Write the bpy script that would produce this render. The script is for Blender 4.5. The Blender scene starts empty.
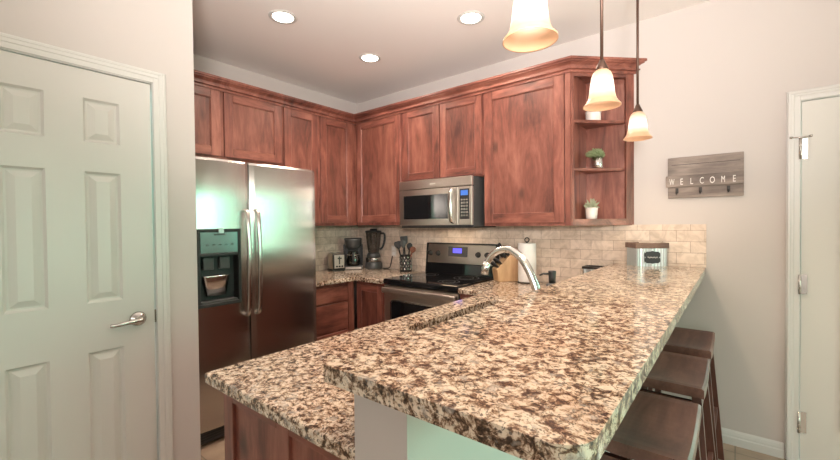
import bpy, bmesh, math, random
from math import radians as R, sin, cos, pi
from mathutils import Vector, Matrix, Quaternion
from mathutils.geometry import tessellate_polygon

sc = bpy.context.scene
COL = sc.collection
rnd = random.Random(5)

# ------------------------------------------------------------------ dimensions
D = 3.072            # back wall surface (y)
XW = -3.38           # refrigerator wall surface (x)
XP = -2.134          # pantry wall surface (x)
XR = 2.6             # right wall (x)
YR = -3.6            # rear wall (y)
ZC = 2.752           # ceiling
EYE = 1.377

# ------------------------------------------------------------------ camera
cam = bpy.data.cameras.new('camera')
cam_o = bpy.data.objects.new('camera', cam)
COL.objects.link(cam_o)
cam.sensor_fit = 'HORIZONTAL'
cam.sensor_width = 36.0
cam.lens = 393.089 / 840 * 36.0
yaw, pitch, roll = R(38.785), R(0.896), R(-0.55)
fw = Vector((-sin(yaw) * cos(pitch), cos(yaw) * cos(pitch), -sin(pitch)))
rt = Vector((cos(yaw), sin(yaw), 0))
up = rt.cross(fw)
rt2 = rt * cos(roll) + up * sin(roll)
up2 = -rt * sin(roll) + up * cos(roll)
M = Matrix((rt2, up2, -fw)).transposed().to_4x4()
M.translation = (0, 0, EYE)
cam_o.matrix_world = M
cam.clip_start = 0.02
sc.camera = cam_o

# ------------------------------------------------------------------ view, world, daylight
sc.view_settings.view_transform = 'Standard'
sc.view_settings.look = 'None'
sc.view_settings.exposure = 0.12
sc.view_settings.gamma = 1.0
sc.view_settings.use_curve_mapping = False
try:
    sc.cycles.use_denoising = True
    sc.cycles.max_bounces = 10
    sc.cycles.sample_clamp_indirect = 6.0
    sc.cycles.caustics_reflective = False
    sc.cycles.caustics_refractive = False
except Exception:
    pass

WORLD_STRENGTH = 10.5
world = bpy.data.worlds.new('garden_daylight')
sc.world = world
world.use_nodes = True
wn, wl = world.node_tree.nodes, world.node_tree.links
wn.clear()
wo = wn.new('ShaderNodeOutputWorld'); wb = wn.new('ShaderNodeBackground')
wb.inputs['Strength'].default_value = WORLD_STRENGTH
tc = wn.new('ShaderNodeTexCoord'); sp = wn.new('ShaderNodeSeparateXYZ')
wl.new(tc.outputs['Generated'], sp.inputs[0])
nz = wn.new('ShaderNodeTexNoise'); nz.inputs['Scale'].default_value = 9; nz.inputs['Detail'].default_value = 6
wl.new(tc.outputs['Generated'], nz.inputs['Vector'])
ma = wn.new('ShaderNodeMath'); ma.operation = 'MULTIPLY_ADD'
ma.inputs[1].default_value = 0.5
wl.new(nz.outputs['Fac'], ma.inputs[0]); wl.new(sp.outputs['Z'], ma.inputs[2])
rp = wn.new('ShaderNodeValToRGB')
e = rp.color_ramp.elements
e[0].position = 0.10; e[0].color = (0.36, 0.36, 0.30, 1)
e[1].position = 0.75; e[1].color = (0.80, 0.98, 1.0, 1)
a = e.new(0.25); a.color = (0.14, 0.57, 0.39, 1)
a = e.new(0.45); a.color = (0.26, 0.76, 0.60, 1)
a = e.new(0.58); a.color = (0.72, 0.95, 0.88, 1)
wl.new(ma.outputs[0], rp.inputs[0])
# made-up dull neutral tone on the rear side, keeps green light out
mr = wn.new('ShaderNodeMapRange'); mr.inputs['From Min'].default_value = -0.15; mr.inputs['From Max'].default_value = -0.60
wl.new(sp.outputs['Y'], mr.inputs['Value'])
mxw = wn.new('ShaderNodeMix'); mxw.data_type = 'RGBA'
wl.new(mr.outputs[0], mxw.inputs[0]); wl.new(rp.outputs['Color'], mxw.inputs[6]); mxw.inputs[7].default_value = (0.17, 0.145, 0.135, 1)
wl.new(mxw.outputs[2], wb.inputs['Color'])
wl.new(wb.outputs[0], wo.inputs[0])


def area(name, loc, direction, sx, sy, power, color, portal=False, spread=180):
    l = bpy.data.lights.new(name, 'AREA')
    l.shape = 'RECTANGLE'; l.size = sx; l.size_y = sy
    l.energy = power; l.color = color
    l.spread = R(spread)
    try: l.cycles.is_portal = portal
    except Exception: pass
    o = bpy.data.objects.new(name, l); COL.objects.link(o)
    o.location = loc
    o.rotation_euler = Vector(direction).to_track_quat('-Z', 'Z').to_euler()
    return o

# window openings: right wall window, rear wall window, glass lite of the entry door
RW = (0.2, 2.7, 0.05, 2.00)       # y0, y1, z0, z1 on the right wall
BW = (-1.3, 1.9, 0.85, 2.15)      # x0, x1, z0, z1 on the rear wall
DL = (0.465, 1.055, 0.23, 1.90)   # x0, x1, z0, z1 glass in the entry door
# warm strip light added atop the side window for fill; garden shows below
area('side_warm_strip', (XR + 0.10, 1.45, 1.86), (-1, 0, 0), RW[1]-RW[0], 0.26, 30, (1.0, 0.86, 0.76))
area('rear_daylight', (0.3, YR - 0.10, 1.5), (0, 1, 0.25), BW[1]-BW[0], BW[3]-BW[2], 42, (1.0, 0.91, 0.88))
area('ceiling_fill', (0.35, -0.35, 1.75), (-0.48, 0.75, 0.50), 0.5, 0.5, 62, (1.0, 0.925, 0.87), spread=95)  # unseen fill light added behind the camera to brighten the ceiling
area('side_window_portal', (XR + 0.09, 1.45, 0.89), (-1, 0, 0), RW[1]-RW[0], 1.66, 1, (1, 1, 1), portal=True)
area('entry_door_portal', (0.76, D + 0.09, 1.065), (0, -1, 0), DL[1]-DL[0], DL[3]-DL[2], 1, (1, 1, 1), portal=True)
CAN_POWER = 58
PENDANT_POWER = 9

# ------------------------------------------------------------------ node helpers
def newmat(name):
    m = bpy.data.materials.new(name); m.use_nodes = True
    nt = m.node_tree
    return m, nt, nt.nodes['Principled BSDF']

def node(nt, t, **kw):
    n = nt.nodes.new(t)
    for k, v in kw.items():
        if k in n.inputs: n.inputs[k].default_value = v
        else: setattr(n, k, v)
    return n

def ramp(nt, stops, src, interp='LINEAR'):
    r = nt.nodes.new('ShaderNodeValToRGB'); el = r.color_ramp.elements
    r.color_ramp.interpolation = interp
    el[0].position = stops[0][0]; el[0].color = (*stops[0][1], 1)
    el[1].position = stops[-1][0]; el[1].color = (*stops[-1][1], 1)
    for p, c in stops[1:-1]:
        x = el.new(p); x.color = (*c, 1)
    nt.links.new(src, r.inputs[0])
    return r.outputs['Color']

def coords(nt, scale=(1, 1, 1), loc=(0, 0, 0), rot=(0, 0, 0), rand=0.0):
    t = nt.nodes.new('ShaderNodeTexCoord'); mp = nt.nodes.new('ShaderNodeMapping')
    mp.inputs['Scale'].default_value = scale; mp.inputs['Location'].default_value = loc
    mp.inputs['Rotation'].default_value = rot
    src = t.outputs['Object']
    if rand:
        oi = nt.nodes.new('ShaderNodeObjectInfo')
        v = nt.nodes.new('ShaderNodeVectorMath'); v.operation = 'ADD'
        s = nt.nodes.new('ShaderNodeMath'); s.operation = 'MULTIPLY'; s.inputs[1].default_value = rand
        nt.links.new(oi.outputs['Random'], s.inputs[0])
        nt.links.new(src, v.inputs[0]); nt.links.new(s.outputs[0], v.inputs[1])
        src = v.outputs[0]
    nt.links.new(src, mp.inputs[0])
    return mp.outputs[0]

def mixc(nt, a, b, fac, mode='MIX'):
    m = nt.nodes.new('ShaderNodeMix'); m.data_type = 'RGBA'; m.blend_type = mode
    for sock, v in ((m.inputs[6], a), (m.inputs[7], b), (m.inputs[0], fac)):
        if hasattr(v, 'links'): nt.links.new(v, sock)
        else: sock.default_value = v if isinstance(v, float) else (*v, 1)
    return m.outputs[2]

def bump(nt, bsdf, h, strength=0.1, dist=0.002):
    b = nt.nodes.new('ShaderNodeBump'); b.inputs['Strength'].default_value = strength
    b.inputs['Distance'].default_value = dist
    nt.links.new(h, b.inputs['Height']); nt.links.new(b.outputs[0], bsdf.inputs['Normal'])

def plain(name, col, rough=0.5, metal=0.0, **kw):
    m, nt, b = newmat(name)
    b.inputs['Base Color'].default_value = (*col, 1)
    b.inputs['Roughness'].default_value = rough
    b.inputs['Metallic'].default_value = metal
    for k, v in kw.items(): b.inputs[k.replace('_', ' ')].default_value = v
    n = node(nt, 'ShaderNodeTexNoise', Scale=30.0, Detail=3.0)
    nt.links.new(coords(nt), n.inputs['Vector'])
    c = mixc(nt, tuple(x * 0.94 for x in col), tuple(min(1, x * 1.05) for x in col), n.outputs['Fac'])
    nt.links.new(c, b.inputs['Base Color'])
    return m

def paint(name, col, bs=0.15, sc_=220.0, rough=0.6):
    m, nt, b = newmat(name)
    b.inputs['Roughness'].default_value = rough
    v = coords(nt)
    n = node(nt, 'ShaderNodeTexNoise', Scale=1.3, Detail=2.0); nt.links.new(v, n.inputs['Vector'])
    c = mixc(nt, tuple(x * 0.98 for x in col), tuple(x * 1.02 for x in col), n.outputs['Fac'])
    nt.links.new(c, b.inputs['Base Color'])
    n2 = node(nt, 'ShaderNodeTexNoise', Scale=sc_, Detail=2.0); nt.links.new(v, n2.inputs['Vector'])
    bump(nt, b, n2.outputs['Fac'], bs, 0.001)
    return m

def wood(name, dark, mid, light, axis='z', rough=0.38, grain=1.0, knots=True, coat=0.15):
    m, nt, b = newmat(name)
    b.inputs['Roughness'].default_value = rough
    b.inputs['Coat Weight'].default_value = coat; b.inputs['Coat Roughness'].default_value = 0.25
    s = {'z': (9, 9, 1.5), 'x': (1.5, 9, 9), 'y': (9, 1.5, 9)}[axis]
    v = coords(nt, scale=s, rand=7.0)
    n1 = node(nt, 'ShaderNodeTexNoise', Scale=1.0, Detail=6.0, Roughness=0.6, Distortion=1.4)
    nt.links.new(v, n1.inputs['Vector'])
    v2 = coords(nt, scale=tuple(x * 6 for x in s), rand=3.0)
    n2 = node(nt, 'ShaderNodeTexNoise', Scale=1.6, Detail=4.0, Roughness=0.65); nt.links.new(v2, n2.inputs['Vector'])
    v3 = coords(nt, scale=(3.2, 3.2, 2.2), rand=11.0)
    n3 = node(nt, 'ShaderNodeTexNoise', Scale=1.0, Detail=4.0, Distortion=0.5); nt.links.new(v3, n3.inputs['Vector'])
    mx = nt.nodes.new('ShaderNodeMath'); mx.operation = 'MULTIPLY_ADD'; mx.inputs[1].default_value = 0.30 * grain
    nt.links.new(n2.outputs['Fac'], mx.inputs[0]); nt.links.new(n1.outputs['Fac'], mx.inputs[2])
    mx2 = nt.nodes.new('ShaderNodeMath'); mx2.operation = 'MULTIPLY_ADD'; mx2.inputs[1].default_value = 0.70
    nt.links.new(n3.outputs['Fac'], mx2.inputs[0]); nt.links.new(mx.outputs[0], mx2.inputs[2])
    c = ramp(nt, [(0.62, dark), (0.92, mid), (1.2, light)], mx2.outputs[0])
    # the ramp clamps at 1: rescale first
    sc2 = nt.nodes.new('ShaderNodeMapRange'); sc2.inputs['From Min'].default_value = 0.68; sc2.inputs['From Max'].default_value = 1.32
    nt.links.new(mx2.outputs[0], sc2.inputs['Value'])
    c = ramp(nt, [(0.08, dark), (0.5, mid), (0.95, light)], sc2.outputs[0])
    if knots:
        vo = node(nt, 'ShaderNodeTexVoronoi', Scale=1.0)
        kv = {'z': (5, 5, 2.6), 'x': (2.6, 5, 5), 'y': (5, 2.6, 5)}[axis]
        nt.links.new(coords(nt, scale=kv, rand=5.0), vo.inputs['Vector'])
        k = ramp(nt, [(0.0, (1, 1, 1)), (0.05, (0.9, 0.9, 0.9)), (0.17, (0, 0, 0))], vo.outputs['Distance'])
        c = mixc(nt, c, tuple(x * 0.45 for x in dark), mulf(nt, k, 0.75))
    nt.links.new(c, b.inputs['Base Color'])
    bump(nt, b, n2.outputs['Fac'], 0.08, 0.001)
    return m

def mulf(nt, colsock, f):
    m = nt.nodes.new('ShaderNodeMath'); m.operation = 'MULTIPLY'; m.inputs[1].default_value = f
    nt.links.new(colsock, m.inputs[0]); return m.outputs[0]

def emit(name, col, strength, base=(0.8, 0.8, 0.8)):
    m, nt, b = newmat(name)
    b.inputs['Base Color'].default_value = (*base, 1)
    b.inputs['Emission Color'].default_value = (*col, 1)
    b.inputs['Emission Strength'].default_value = strength
    return m

def brushed(name, col, rough, axis='z', smear=0.25, aniso=0.0):
    """stainless steel; the fine brushing along `axis` spreads reflections across it"""
    m, nt, b = newmat(name)
    b.inputs['Metallic'].default_value = 1.0
    b.inputs['Roughness'].default_value = rough
    b.inputs['Anisotropic'].default_value = aniso
    s = {'z': (400, 400, 3), 'x': (3, 400, 400), 'y': (400, 3, 400)}[axis]
    n = node(nt, 'ShaderNodeTexNoise', Scale=1.0, Detail=2.0); nt.links.new(coords(nt, scale=s), n.inputs['Vector'])
    c = mixc(nt, tuple(x * 0.92 for x in col), col, n.outputs['Fac'])
    nt.links.new(c, b.inputs['Base Color'])
    if aniso:
        tg = nt.nodes.new('ShaderNodeTangent'); tg.direction_type = 'RADIAL'; tg.axis = 'Z'
        nt.links.new(tg.outputs[0], b.inputs['Tangent'])
    bump(nt, b, n.outputs['Fac'], smear, 0.0006)
    return m

# ------------------------------------------------------------------ materials
MT = {}
MT['wall'] = paint('wall_paint', (0.52, 0.475, 0.45))
MT['ceiling'] = paint('ceiling_paint', (0.84, 0.79, 0.76), bs=0.3, sc_=140)
MT['white'] = paint('white_trim_paint', (0.60, 0.585, 0.56), bs=0.04, rough=0.35)
MT['door'] = paint('white_door_paint', (0.575, 0.55, 0.52), bs=0.05, rough=0.38)
MT['door2'] = paint('beige_door_paint', (0.60, 0.58, 0.54), bs=0.05, rough=0.4)

WD, WM_, WL_ = (0.070, 0.022, 0.017), (0.205, 0.068, 0.047), (0.36, 0.145, 0.103)
MT['wood'] = wood('alder_vertical', WD, WM_, WL_, 'z')
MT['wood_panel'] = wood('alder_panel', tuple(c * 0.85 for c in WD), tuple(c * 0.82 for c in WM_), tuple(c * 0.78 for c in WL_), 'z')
MT['wood_x'] = wood('alder_along_x', WD, WM_, WL_, 'x')
MT['wood_y'] = wood('alder_along_y', WD, WM_, WL_, 'y')
MT['stool'] = wood('walnut_stool', (0.075, 0.032, 0.024), (0.14, 0.062, 0.046), (0.22, 0.105, 0.078), 'y', rough=0.5, knots=False, coat=0.0)
MT['stool_leg'] = wood('walnut_leg', (0.055, 0.017, 0.012), (0.095, 0.032, 0.022), (0.15, 0.055, 0.038), 'z', rough=0.4, knots=False)
MT['grey_wood'] = wood('weathered_wood', (0.11, 0.088, 0.08), (0.235, 0.19, 0.165), (0.40, 0.335, 0.29), 'x', rough=0.75, coat=0.0)
MT['rim_wood'] = wood('rustic_rim_wood', (0.07, 0.045, 0.035), (0.17, 0.105, 0.08), (0.32, 0.22, 0.17), 'x', rough=0.8, coat=0.0)
MT['block_wood'] = wood('knife_block_wood', (0.42, 0.25, 0.13), (0.55, 0.35, 0.19), (0.65, 0.45, 0.27), 'z', rough=0.45, knots=False)
MT['steel'] = brushed('brushed_steel_upright', (0.60, 0.565, 0.53), 0.24, 'z', 0.05, 0.98)
MT['steel_x'] = brushed('brushed_steel_level', (0.61, 0.54, 0.485), 0.34, 'x', 0.12)
MT['chrome'] = plain('polished_metal', (0.72, 0.71, 0.69), 0.2, 1.0)
MT['nickel'] = plain('satin_nickel', (0.55, 0.52, 0.49), 0.25, 1.0)
MT['satin'] = plain('satin_silver', (0.42, 0.37, 0.335), 0.55, 0.6)
MT['black'] = plain('black_plastic', (0.018, 0.017, 0.017), 0.5)
MT['smoked'] = plain('smoked_mirror_panel', (0.22, 0.24, 0.245), 0.22, 1.0)
MT['black_gloss'] = plain('black_glass', (0.008, 0.008, 0.009), 0.06)
MT['dark_grey'] = plain('dark_grey_plastic', (0.06, 0.058, 0.058), 0.4)
MT['bronze'] = plain('oiled_bronze', (0.085, 0.045, 0.032), 0.4, 0.6)
MT['paper'] = plain('white_paper', (0.82, 0.80, 0.78), 0.9)
MT['ceramic'] = plain('white_ceramic', (0.75, 0.70, 0.66), 0.35)
MT['cream'] = plain('off_white_plastic', (0.72, 0.68, 0.62), 0.4)
MT['leaf'] = plain('succulent_leaf', (0.20, 0.25, 0.12), 0.5)
MT['leaf2'] = plain('grey_green_leaf', (0.30, 0.33, 0.22), 0.5)
MT['soil'] = plain('potting_soil', (0.03, 0.02, 0.015), 0.9)
MT['tin'] = plain('galvanised_tin', (0.62, 0.65, 0.65), 0.38, 1.0)
MT['slate'] = plain('slate_plate', (0.03, 0.03, 0.033), 0.6)
MT['chalk'] = plain('white_lettering', (0.80, 0.77, 0.73), 0.8)
MT['iron'] = plain('dark_iron', (0.035, 0.03, 0.028), 0.5, 0.5)
MT['spoon_wood'] = plain('red_brown_spoon', (0.20, 0.07, 0.04), 0.5)
MT['blue_led'] = emit('blue_display', (0.12, 0.10, 1.0), 1.6, (0.02, 0.02, 0.05))
MT['cyan_led'] = emit('cyan_display', (0.05, 0.25, 0.85), 0.8, (0.02, 0.02, 0.05))
MT['can'] = emit('lit_lens', (1.0, 0.90, 0.80), 9.0)

def mk_glass(name, tint, refl=0.08, rough=0.0):
    m, nt, b = newmat(name)
    nt.nodes.remove(b)
    o = nt.nodes['Material Output']
    t = nt.nodes.new('ShaderNodeBsdfTransparent'); t.inputs[0].default_value = (*tint, 1)
    g = nt.nodes.new('ShaderNodeBsdfGlossy'); g.inputs['Roughness'].default_value = rough
    mx = nt.nodes.new('ShaderNodeMixShader'); mx.inputs[0].default_value = refl
    nt.links.new(t.outputs[0], mx.inputs[1]); nt.links.new(g.outputs[0], mx.inputs[2])
    nt.links.new(mx.outputs[0], o.inputs[0])
    return m
MT['pane'] = mk_glass('window_glass', (0.97, 1.0, 0.98), 0.05)
MT['jar'] = mk_glass('smoked_glass', (0.55, 0.55, 0.55), 0.15, 0.05)
MT['carafe'] = mk_glass('dark_carafe_glass', (0.25, 0.25, 0.26), 0.18, 0.04)

def mk_granite():
    m, nt, b = newmat('granite')
    v = coords(nt, scale=(1, 1, 1))
    w = node(nt, 'ShaderNodeTexNoise', Scale=14.0, Detail=3.0); nt.links.new(v, w.inputs['Vector'])
    wv = nt.nodes.new('ShaderNodeVectorMath'); wv.operation = 'MULTIPLY_ADD'
    wv.inputs[1].default_value = (0.02, 0.02, 0.02)
    nt.links.new(w.outputs['Color'], wv.inputs[0]); nt.links.new(v, wv.inputs[2])
    n1 = node(nt, 'ShaderNodeTexNoise', Scale=47.0, Detail=7.0, Roughness=0.74, Distortion=0.4)
    nt.links.new(wv.outputs[0], n1.inputs['Vector'])
    base = ramp(nt, [(0.37, (0.026, 0.018, 0.014)), (0.43, (0.095, 0.056, 0.036)), (0.47, (0.27, 0.165, 0.105)),
                     (0.50, (0.51, 0.385, 0.285)), (0.535, (0.72, 0.60, 0.475)), (0.72, (0.82, 0.73, 0.62))], n1.outputs['Fac'])
    n4 = node(nt, 'ShaderNodeTexNoise', Scale=5.0, Detail=3.0); nt.links.new(v, n4.inputs['Vector'])
    rust = ramp(nt, [(0.50, (0, 0, 0)), (0.66, (1, 1, 1))], n4.outputs['Fac'])
    c = mixc(nt, base, mixc(nt, base, (0.62, 0.36, 0.22), 1.0, 'MULTIPLY'), mulf(nt, rust, 0.35))
    vo = node(nt, 'ShaderNodeTexVoronoi', Scale=85.0); nt.links.new(wv.outputs[0], vo.inputs['Vector'])
    n2 = node(nt, 'ShaderNodeTexNoise', Scale=26.0, Detail=3.0); nt.links.new(v, n2.inputs['Vector'])
    sub = nt.nodes.new('ShaderNodeMath'); sub.operation = 'SUBTRACT'
    nt.links.new(n2.outputs['Fac'], sub.inputs[0]); nt.links.new(vo.outputs['Distance'], sub.inputs[1])
    spk = ramp(nt, [(0.26, (0, 0, 0)), (0.34, (1, 1, 1))], sub.outputs[0])
    c = mixc(nt, c, (0.05, 0.036, 0.03), mulf(nt, spk, 0.8))
    n6 = node(nt, 'ShaderNodeTexNoise', Scale=22.0, Detail=4.0, Roughness=0.6, Distortion=1.2); nt.links.new(coords(nt, loc=(7, 2, 4)), n6.inputs['Vector'])
    vein = ramp(nt, [(0.475, (0, 0, 0)), (0.493, (1, 1, 1)), (0.503, (1, 1, 1)), (0.521, (0, 0, 0))], n6.outputs['Fac'])
    c = mixc(nt, c, (0.06, 0.038, 0.028), mulf(nt, vein, 0.8))
    n5 = node(nt, 'ShaderNodeTexNoise', Scale=34.0, Detail=2.0); nt.links.new(coords(nt, loc=(3, 5, 1)), n5.inputs['Vector'])
    gr = ramp(nt, [(0.60, (0, 0, 0)), (0.68, (1, 1, 1))], n5.outputs['Fac'])
    c = mixc(nt, c, (0.36, 0.33, 0.30), mulf(nt, gr, 0.6))
    nt.links.new(c, b.inputs['Base Color'])
    b.inputs['Roughness'].default_value = 0.10
    b.inputs['Specular IOR Level'].default_value = 0.48
    return m
MT['granite'] = mk_granite()

def mk_tile(name, axis):
    m, nt, b = newmat(name)
    t = nt.nodes.new('ShaderNodeTexCoord'); s = nt.nodes.new('ShaderNodeSeparateXYZ'); cb = nt.nodes.new('ShaderNodeCombineXYZ')
    nt.links.new(t.outputs['Object'], s.inputs[0])
    nt.links.new(s.outputs[axis], cb.inputs[0])
    zz = nt.nodes.new('ShaderNodeMath'); zz.operation = 'ADD'; zz.inputs[1].default_value = 10 * 0.0722 - 0.451
    nt.links.new(s.outputs['Z'], zz.inputs[0]); nt.links.new(zz.outputs[0], cb.inputs[1])
    br = node(nt, 'ShaderNodeTexBrick', Scale=1.0)
    br.inputs['Brick Width'].default_value = 0.152; br.inputs['Row Height'].default_value = 0.0722
    br.inputs['Mortar Size'].default_value = 0.0016; br.inputs['Mortar Smooth'].default_value = 0.2
    br.inputs['Color1'].default_value = (0.60, 0.49, 0.40, 1); br.inputs['Color2'].default_value = (0.72, 0.61, 0.515, 1)
    br.inputs['Mortar'].default_value = (0.36, 0.27, 0.21, 1)
    nt.links.new(cb.outputs[0], br.inputs['Vector'])
    v = coords(nt)
    n = node(nt, 'ShaderNodeTexNoise', Scale=16.0, Detail=6.0, Roughness=0.6, Distortion=1.0); nt.links.new(v, n.inputs['Vector'])
    mot = ramp(nt, [(0.35, (0.80, 0.77, 0.73)), (0.6, (1.06, 1.05, 1.04))], n.outputs['Fac'])
    c = mixc(nt, br.outputs['Color'], mot, 1.0, 'MULTIPLY')
    nt.links.new(c, b.inputs['Base Color'])
    b.inputs['Roughness'].default_value = 0.42
    inv = nt.nodes.new('ShaderNodeMath'); inv.operation = 'SUBTRACT'; inv.inputs[0].default_value = 1.0
    nt.links.new(br.outputs['Fac'], inv.inputs[1])
    bump(nt, b, inv.outputs[0], 0.5, 0.002)
    return m
MT['tile_x'] = mk_tile('travertine_tile_back', 'X')
MT['tile_y'] = mk_tile('travertine_tile_side', 'Y')

def mk_floor():
    m, nt, b = newmat('floor_tile')
    v = coords(nt)
    br = node(nt, 'ShaderNodeTexBrick', Scale=1.0)
    br.offset = 0.0
    br.inputs['Brick Width'].default_value = 0.33; br.inputs['Row Height'].default_value = 0.33
    br.inputs['Mortar Size'].default_value = 0.004
    br.inputs['Color1'].default_value = (0.30, 0.22, 0.16, 1); br.inputs['Color2'].default_value = (0.38, 0.29, 0.215, 1)
    br.inputs['Mortar'].default_value = (0.20, 0.16, 0.125, 1)
    nt.links.new(v, br.inputs['Vector'])
    n = node(nt, 'ShaderNodeTexNoise', Scale=7.0, Detail=6.0); nt.links.new(v, n.inputs['Vector'])
    mot = ramp(nt, [(0.3, (0.75, 0.72, 0.7)), (0.7, (1.15, 1.12, 1.1))], n.outputs['Fac'])
    nt.links.new(mixc(nt, br.outputs['Color'], mot, 1.0, 'MULTIPLY'), b.inputs['Base Color'])
    b.inputs['Roughness'].default_value = 0.35
    return m
MT['floor'] = mk_floor()

def mk_shade():
    m, nt, b = newmat('amber_glass_shade')
    t = nt.nodes.new('ShaderNodeTexCoord'); s = nt.nodes.new('ShaderNodeSeparateXYZ')
    nt.links.new(t.outputs['Object'], s.inputs[0])
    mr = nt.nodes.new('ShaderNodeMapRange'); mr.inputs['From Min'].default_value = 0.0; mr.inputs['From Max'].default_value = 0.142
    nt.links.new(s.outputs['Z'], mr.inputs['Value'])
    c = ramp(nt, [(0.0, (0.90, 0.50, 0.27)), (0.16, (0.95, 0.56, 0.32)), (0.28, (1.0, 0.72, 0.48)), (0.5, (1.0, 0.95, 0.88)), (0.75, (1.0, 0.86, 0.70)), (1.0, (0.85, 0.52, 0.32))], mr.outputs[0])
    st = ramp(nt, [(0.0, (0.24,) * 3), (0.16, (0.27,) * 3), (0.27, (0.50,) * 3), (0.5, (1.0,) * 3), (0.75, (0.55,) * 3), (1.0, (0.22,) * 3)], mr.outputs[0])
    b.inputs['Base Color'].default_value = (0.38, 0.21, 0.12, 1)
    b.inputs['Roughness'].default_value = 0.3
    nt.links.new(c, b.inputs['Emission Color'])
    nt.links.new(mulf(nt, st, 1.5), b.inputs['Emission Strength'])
    return m
MT['shade'] = mk_shade()

# ------------------------------------------------------------------ geometry helpers
WM = {}
def thing(name, label, cat, loc=(0, 0, 0), rz=0.0, group=None):
    o = bpy.data.objects.new(name, None); COL.objects.link(o)
    o.empty_display_size = 0.05
    o.location = loc; o.rotation_euler = (0, 0, rz)
    WM[o.name] = Matrix.Translation(loc) @ Matrix.Rotation(rz, 4, 'Z')
    tag(o, label, cat, group)
    return o

def tag(o, label, cat, group=None, kind=None):
    if label: o['label'] = label
    if cat: o['category'] = cat
    if group: o['group'] = group
    if kind: o['kind'] = kind
    return o

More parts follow.
